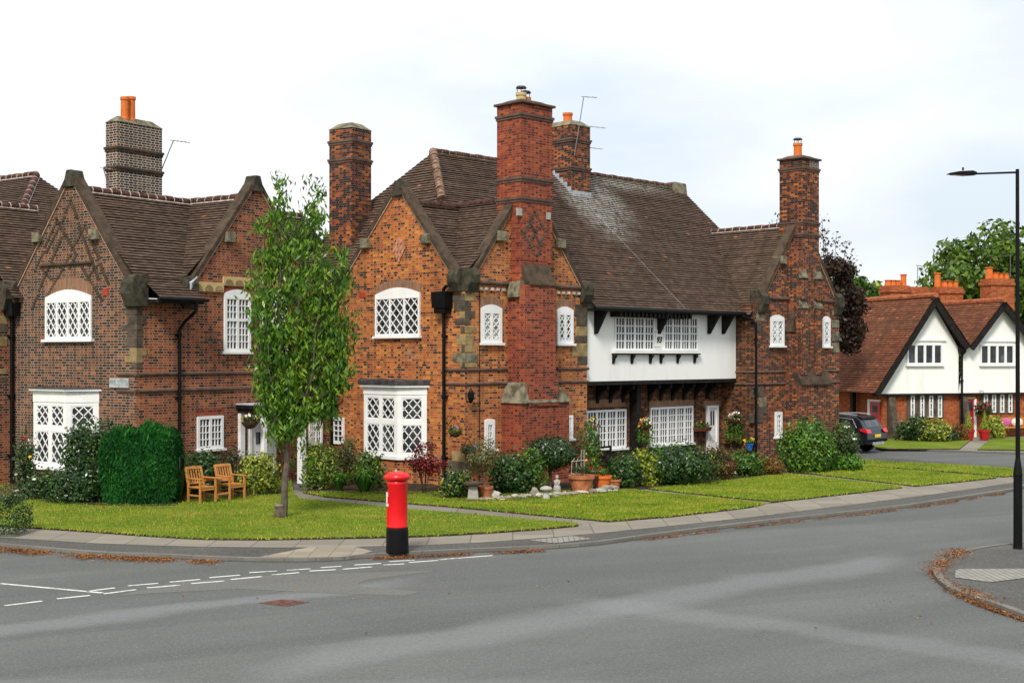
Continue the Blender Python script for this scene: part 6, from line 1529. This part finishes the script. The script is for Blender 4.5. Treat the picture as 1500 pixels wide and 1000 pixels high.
# black bench in the recess
c = WG.p(WG.s(868), .55, LZ); t = thing('garden_bench', 'black wooden bench end in the recess beside the gable corner', 'bench', c); W = Wall((c.x, c.y), WG.d, WG.n)
for s in (0, .62):
    for o in (-.35, .0): MB().box(W, s, s + .06, o, o + .06, LZ, LZ + (.88 if o < -.1 else .62)).build('leg', m_timber, t)
for z in (.5, .66, .8): MB().box(W, .06, .62, -.34, -.31, LZ + z, LZ + z + .07).build('back_rail', m_timber, t)
MB().box(W, -.02, .7, -.36, .1, LZ + .4, LZ + .44).build('seat', m_timber, t)
# ---- hanging baskets and window boxes
def basket(label, W, u, v, mat_f, n=500, r=.2, off=.32, drape=.0, fl=(), size=.08, chain=.5):
    s, z = W.sz(u, v, off); c = W.p(s, off, z); t = thing('hanging_basket', label, 'hanging basket', c)
    MB().lathe(c, [(.03, -r * .75), (r * .5, -r * .62), (r * .85, -r * .25), (r, 0)], 14).build('basket', plain('coir_' + label[:6], (.12, .075, .03), .9, .1, .3, 12), t)
    lob = [((c.x + rng.uniform(-.5, .5) * r, c.y + rng.uniform(-.5, .5) * r, c.z + r * rng.uniform(.1, .45)), (r * .7, r * .7, r * .5)) for _ in range(5)]
    if drape: lob += [((c.x + a * r, c.y - .05, c.z - drape * q), (r * .4, r * .35, drape * .3)) for a in (-.8, -.2, .4, .85) for q in (.2, .65)]
    P, N = sample(lob, n, .3); leaf_mesh('foliage', mat_f, P, N, size, .5, t, droop=.4)
    for m, k in fl: P, N = sample(lob[:5], k, .95); flower_heads(t, P, m, .075)
    mb = MB(); top = W.p(s, off, z + chain); 
    for a in (0, 2.1, 4.2): mb.tube(c + Vector((math.cos(a) * r, math.sin(a) * r, 0)), top, .006, n=4)
    mb.path([top, W.p(s, off, z + chain + .05), W.p(s, 0, z + chain + .05)], .012, 5); mb.tube(W.p(s, 0, z + chain - .25), W.p(s, off * .8, z + chain + .04), .01, n=5); mb.build('bracket', m_black, t); return t
BG = None
s_p = WD.s(364, 1.0)
basket('hanging basket of orange and cream flowers under the porch roof', WD, 366, 618, L_dark, 450, .27, .95, 0, ((m_forange, 22), (m_fwhite, 16), (m_fyel, 10)), .08, .35)
basket('hanging basket of blue flowers by the black downpipe', WB, 667, 633, L_mid, 350, .2, .35, .0, ((m_fblue, 8), (m_fred, 3)), .08, .4)
basket('wall basket of blue and red flowers beside the narrow window', WB, 687, 660, L_dark, 350, .2, .3, .0, ((m_fblue, 7), (m_fred, 4)), .08, .3)
basket('trailing basket of pink, yellow and orange flowers by the black post', WG, 944.5, 622, L_bright, 700, .26, .5, .75, ((m_fpink, 14), (m_fyel, 14), (m_forange, 12), (m_fwhite, 8)), .08, .5)
basket('trailing basket of red and white flowers above a window box', WFr, 1074, 613, L_bright, 900, .3, .4, .95, ((m_fred, 20), (m_fwhite, 34)), .08, .5)
basket('large basket of red and pink flowers beside the red cottage door', HW, 1440, 598, L_dark, 600, .36, .5, .4, ((m_fred, 22), (m_fpink, 18)), .14, .8)
def wbox(label, W, u0, u1, v0, v1, mat_f, fl):
    r = W.rect(u0, v0, u1, v1, .15); c = W.p((r[0] + r[1]) / 2, .15, r[2]); t = thing('window_box', label, 'window box', c)
    MB().tbox(W, r[0] + .04, r[1] - .04, .02, .28, r[2], r[3], -.04, 0, -.03).build('trough', m_terr if False else plain('brown_trough_' + label[:5], (.13, .05, .025), .7, .2, .2, 8), t)
    lob = [((W.p(r[0] + (r[1] - r[0]) * q, .15, r[3] + .07)), (.12, .1, .11)) for q in (.15, .38, .6, .85)]; lob = [((p.x, p.y, p.z), q) for p, q in lob]
    P, N = sample(lob, 260, .3); leaf_mesh('foliage', mat_f, P, N, .07, .5, t, up=.5)
    for m, k in fl: P, N = sample(lob, k, .95); flower_heads(t, P, m, .06)
    return t
wbox('brown window box with green and yellow planting beside the front door', WG, 1018, 1038, 625.5, 631, L_mid, ((m_fyel, 4),))
wbox('brown window box with red flowers on the side of the far wing', WFr, 1063, 1088.5, 639, 645, L_dark, ((m_fred, 6),))
s, z = WFr.sz(1098, 655, .3); c = WFr.p(s, .3, z); t = thing('wall_pot', 'blue pot of yellow flowers fixed by the far downpipe', 'wall pot', c)
MB().lathe(c + Vector((0, 0, -.1)), [(.09, 0), (.13, .2), (.15, .2), (.15, .24), (.12, .24)], 14).build('pot', plain('blue_glaze', (.02, .13, .5), .3, .5, .1, 5), t)
P, N = sample([((c.x, c.y, c.z + .2), (.2, .18, .12))], 160, .3); leaf_mesh('foliage', L_mid, P, N, .08, .5, t); P, N = sample([((c.x, c.y, c.z + .22), (.2, .18, .12))], 9, .9); flower_heads(t, P, m_fyel, .08)
MB().tube(c + Vector((0, .0, .0)), WFr.p(s, 0, z), .012).build('bracket', m_black, t)
# ---- far bench with cushion
p0 = ground_at(1469, 639, LZ); c = p0; c.z = LZ
t = thing('garden_bench', 'wooden bench under the second cottage windows', 'bench', c); W = Wall((c.x, c.y), HW.d, HW.n)
for s in (.0, 1.5): 
    for o in (-.4, .0): MB().box(W, s, s + .07, o, o + .07, LZ, LZ + (.9 if o < 0 else .6)).build('leg', m_wood, t)
MB().box(W, -.03, 1.6, -.4, .1, LZ + .4, LZ + .45).build('seat', m_wood, t); MB().box(W, .07, 1.5, -.4, -.36, LZ + .5, LZ + .9).build('backrest', m_wood, t)
W2 = W
o = MB().blob(tuple(W.p(.32, -.16, LZ + .66)), (.25, .12, .22), 2, .04).build('cushion', plain('pink_cushion', (.5, .10, .3), .8, .1, .1, 5), None); tag(o, 'pink cushion propped on the cottage bench', 'cushion')
o = MB().blob(tuple(W.p(.95, -.16, LZ + .66)), (.3, .12, .22), 4, .04).build('cushion', plain('cream_cushion', (.7, .62, .5), .8, .1, .1, 5), None); tag(o, 'cream cushion propped on the cottage bench', 'cushion')
# ---- parked car: rear quarter towards the street
carp = m_carp = plain('dark_car_paint', (.008, .009, .014), .22, .45, .1, 2); m_carp.node_tree.nodes['Principled BSDF'].inputs['Coat Weight'].default_value = .15
cc_ = Vector((15.05, 53.4, 0)); hd_ = Vector((-.74, .672, 0))     # rear centre and heading
car = thing('parked_car', 'dark grey sport utility car parked with its tail towards the street', 'car', cc_)
lat = Vector((-hd_.y, hd_.x, 0))                                # left side of the car
def cpnt(f, l, z): return cc_ + hd_ * f + lat * l + Vector((0, 0, z))
def section(profile, l, zt_in=0.0): return [cpnt(f, l - (zt_in * max(0, z - .95)) * (1 if l > 0 else -1), z) for f, z in profile]
CS, CW = 4.3, .88
prof = [(.12, .42), (.0, .55), (.02, .78), (.10, .98), (.16, 1.02), (.40, 1.38), (.62, 1.49), (1.6, 1.54), (2.4, 1.46), (3.1, 1.05), (4.0, .88), (4.25, .7), (4.28, .45), (4.1, .32), (3.85, .3), (3.75, .55), (3.5, .68), (3.2, .6), (3.08, .3), (1.25, .3), (1.15, .58), (.9, .68), (.62, .58), (.5, .34), (.3, .34)]
mb = MB(); n = len(prof); a = section(prof, CW, .34); b = section(prof, -CW, .34)
mb.quads(a + b, [tuple(range(n)), tuple(range(2 * n - 1, n - 1, -1))] + [(i, i + n, (i + 1) % n + n, (i + 1) % n) for i in range(n)])
body = mb.build('body', m_carp, car, bevel=.035)
for sgn in (1, -1):
    lw = lambda pts, e=.006: [cpnt(f, sgn * (CW + e - .34 * max(0, z - .95)), z) for f, z in pts]
    for pts, nm in (([(.55, 1.08), (.75, 1.36), (1.25, 1.42), (1.25, 1.06)], 'side_window'), ([(1.32, 1.06), (1.32, 1.42), (2.05, 1.40), (2.1, 1.05)], 'side_window'), ([(2.18, 1.05), (2.13, 1.39), (2.4, 1.36), (2.95, 1.07)], 'side_window')):
        q = lw(pts, .004); r = lw(pts, .010); m = len(q); MB().quads(q + r, [tuple(range(m)), tuple(range(2 * m - 1, m - 1, -1))] + [(i, (i + 1) % m, (i + 1) % m + m, i + m) for i in range(m)]).build(nm, m_glass, car)
    MB().path([x for x in lw([(.5, 1.05), (.74, 1.40), (1.6, 1.46), (2.4, 1.40)], .012)], .013, 5).build('window_trim', m_lead, car)
    MB().path([cpnt(f, sgn * .62, z) for f, z in ((.6, 1.56), (1.2, 1.60), (2.1, 1.57))], .02, 6).build('roof_rail', m_lead, car)
    MB().path([x for x in lw([(1.45, .9), (1.62, .9)], .02)], .018, 5).build('door_handle', m_lead, car)
    for f in (.9, 3.48):
        w0, w1 = cpnt(f, sgn * (CW - .2), .33), cpnt(f, sgn * (CW + .005), .33)
        wh = MB().tube(w0, w1, .335, n=22).build('wheel', plain('tyre_rubber', (.012, .012, .012), .8, .2, .1, 5), car, bevel=.02)
        MB().tube(w1, w1 + lat * sgn * .008, .21, n=16).build('rim', m_lead, wh)
def rear(pts, e, mat, nm, par=car):
    q = [cpnt(-e + off, l, z) for l, z, off in pts]; r = [p - hd_ * .012 for p in q]; m = len(q)
    return MB().quads(q + r, [tuple(range(m)), tuple(range(2 * m - 1, m - 1, -1))] + [(i, (i + 1) % m, (i + 1) % m + m, i + m) for i in range(m)]).build(nm, mat, par)
rear([(-.60, 1.07, .20), (.60, 1.07, .20), (.52, 1.34, .375), (-.52, 1.34, .375)], .006, m_grey, 'rear_window')
rl_ = plain('tail_lens', (.55, .02, .025), .2, .5, .1, 5)
for sgn in (1, -1):
    l0 = sgn * .56; l1 = sgn * .90
    mb = MB(); q = [cpnt(-.01, l0, .86), cpnt(-.005, l1, .84), cpnt(.08, l1, 1.02), cpnt(.08, l0, .99)]; r = [p - hd_ * .02 for p in q]; mb.hexa(q + r)
    mb.hexa([cpnt(-.02, sgn * .885, .84), cpnt(.32, sgn * .885, .93), cpnt(.34, sgn * .885, 1.03), cpnt(.1, sgn * .885, 1.03), cpnt(-.02, sgn * .905, .84), cpnt(.32, sgn * .905, .93), cpnt(.34, sgn * .905, 1.03), cpnt(.1, sgn * .905, 1.03)]); mb.build('tail_light', rl_, car)
rear([(-.26, .66, .0), (.26, .66, .0), (.26, .78, .0), (-.26, .78, .0)], .012, plain('yellow_plate', (.75, .55, .03), .5, .3, .03, 5), 'number_plate')
rear([(-.5, .36, .02), (.5, .36, .02), (.46, .47, .02), (-.46, .47, .02)], .05, m_lead, 'bumper_insert')
rear([(-.84, .46, .02), (.84, .46, .02), (.84, .56, .0), (-.84, .56, .0)], .02, m_black, 'bumper')
MB().quads([cpnt(.36, -.62, 1.40), cpnt(.36, .62, 1.40), cpnt(.62, .6, 1.5), cpnt(.62, -.6, 1.5), cpnt(.34, -.62, 1.44), cpnt(.34, .62, 1.44), cpnt(.62, .6, 1.53), cpnt(.62, -.6, 1.53)], [(0, 1, 2, 3), (4, 5, 6, 7), (0, 1, 5, 4), (2, 3, 7, 6), (1, 2, 6, 5), (0, 3, 7, 4)]).build('spoiler', m_carp, car)
# ================================================================== sky, sun, camera
w = bpy.data.worlds.new('World'); scene.world = w; w.use_nodes = True
nt = w.node_tree; nt.nodes.clear()
out = nt.nodes.new('ShaderNodeOutputWorld')
sky = nt.nodes.new('ShaderNodeTexSky'); sky.sky_type = 'NISHITA'; sky.sun_disc = False
SUN_EL, SUN_AZ = R(46), R(193)      # azimuth measured clockwise from +Y: behind the camera, a little to the west
sky.sun_elevation = SUN_EL; sky.sun_rotation = SUN_AZ
bg1 = nt.nodes.new('ShaderNodeBackground'); bg1.inputs[1].default_value = .12; nt.links.new(sky.outputs[0], bg1.inputs[0])
tc = nt.nodes.new('ShaderNodeTexCoord'); sep = nt.nodes.new('ShaderNodeSeparateXYZ'); nt.links.new(tc.outputs['Generated'], sep.inputs[0])
mp = nt.nodes.new('ShaderNodeMapping'); mp.inputs['Scale'].default_value = (1, 1, 2.6); nt.links.new(tc.outputs['Generated'], mp.inputs[0])
nz = nt.nodes.new('ShaderNodeTexNoise'); nz.inputs['Scale'].default_value = 3.0; nz.inputs['Detail'].default_value = 6; nz.inputs['Roughness'].default_value = .5; nt.links.new(mp.outputs[0], nz.inputs[0])
# the cloud deck thins toward the east (+X): there it is bluer
ad = nt.nodes.new('ShaderNodeMath'); ad.operation = 'MULTIPLY_ADD'; ad.inputs[1].default_value = .42; nt.links.new(sep.outputs[0], ad.inputs[0]); nt.links.new(nz.outputs[0], ad.inputs[2])
cr = nt.nodes.new('ShaderNodeValToRGB'); cr.color_ramp.elements[0].position = .44; cr.color_ramp.elements[0].color = (1.0, 1.0, .995, 1); cr.color_ramp.elements[1].position = .66; cr.color_ramp.elements[1].color = (.74, .81, .88, 1)
nt.links.new(ad.outputs[0], cr.inputs[0])
st = nt.nodes.new('ShaderNodeMapRange'); st.inputs['From Min'].default_value = .1; st.inputs['From Max'].default_value = .9; st.inputs['To Min'].default_value = SKY_LO; st.inputs['To Max'].default_value = SKY_HI; nt.links.new(sep.outputs[2], st.inputs[0])
bg2 = nt.nodes.new('ShaderNodeBackground'); nt.links.new(cr.outputs[0], bg2.inputs[0]); nt.links.new(st.outputs[0], bg2.inputs[1])
mx = nt.nodes.new('ShaderNodeMixShader'); mx.inputs[0].default_value = .88; nt.links.new(bg1.outputs[0], mx.inputs[1]); nt.links.new(bg2.outputs[0], mx.inputs[2]); nt.links.new(mx.outputs[0], out.inputs[0])
sd = bpy.data.lights.new('sun', 'SUN'); sd.energy = SUN_E; sd.angle = R(12); sd.color = (1.0, .95, .87)
so = bpy.data.objects.new('sun', sd); COL.objects.link(so)
to_sun = Vector((math.sin(SUN_AZ) * math.cos(SUN_EL), math.cos(SUN_AZ) * math.cos(SUN_EL), math.sin(SUN_EL)))
so.rotation_euler = to_sun.to_track_quat('Z', 'Y').to_euler(); so.location = (0, -10, 30)
cd = bpy.data.cameras.new('camera'); cam = bpy.data.objects.new('camera', cd); COL.objects.link(cam)
cd.sensor_width = 36; cd.lens = 36 * FPX / 1500; cd.shift_y = (HY - 500) / 1500; cd.clip_end = 4000; cd.clip_start = .1
cam.location = (0, 0, CAM_H); cam.rotation_euler = (R(90), 0, 0); scene.camera = cam
scene.view_settings.view_transform = 'Standard'; scene.view_settings.look = 'None'; scene.view_settings.gamma = 1; scene.view_settings.exposure = EXPO
scene.render.resolution_x, scene.render.resolution_y = 1024, 682
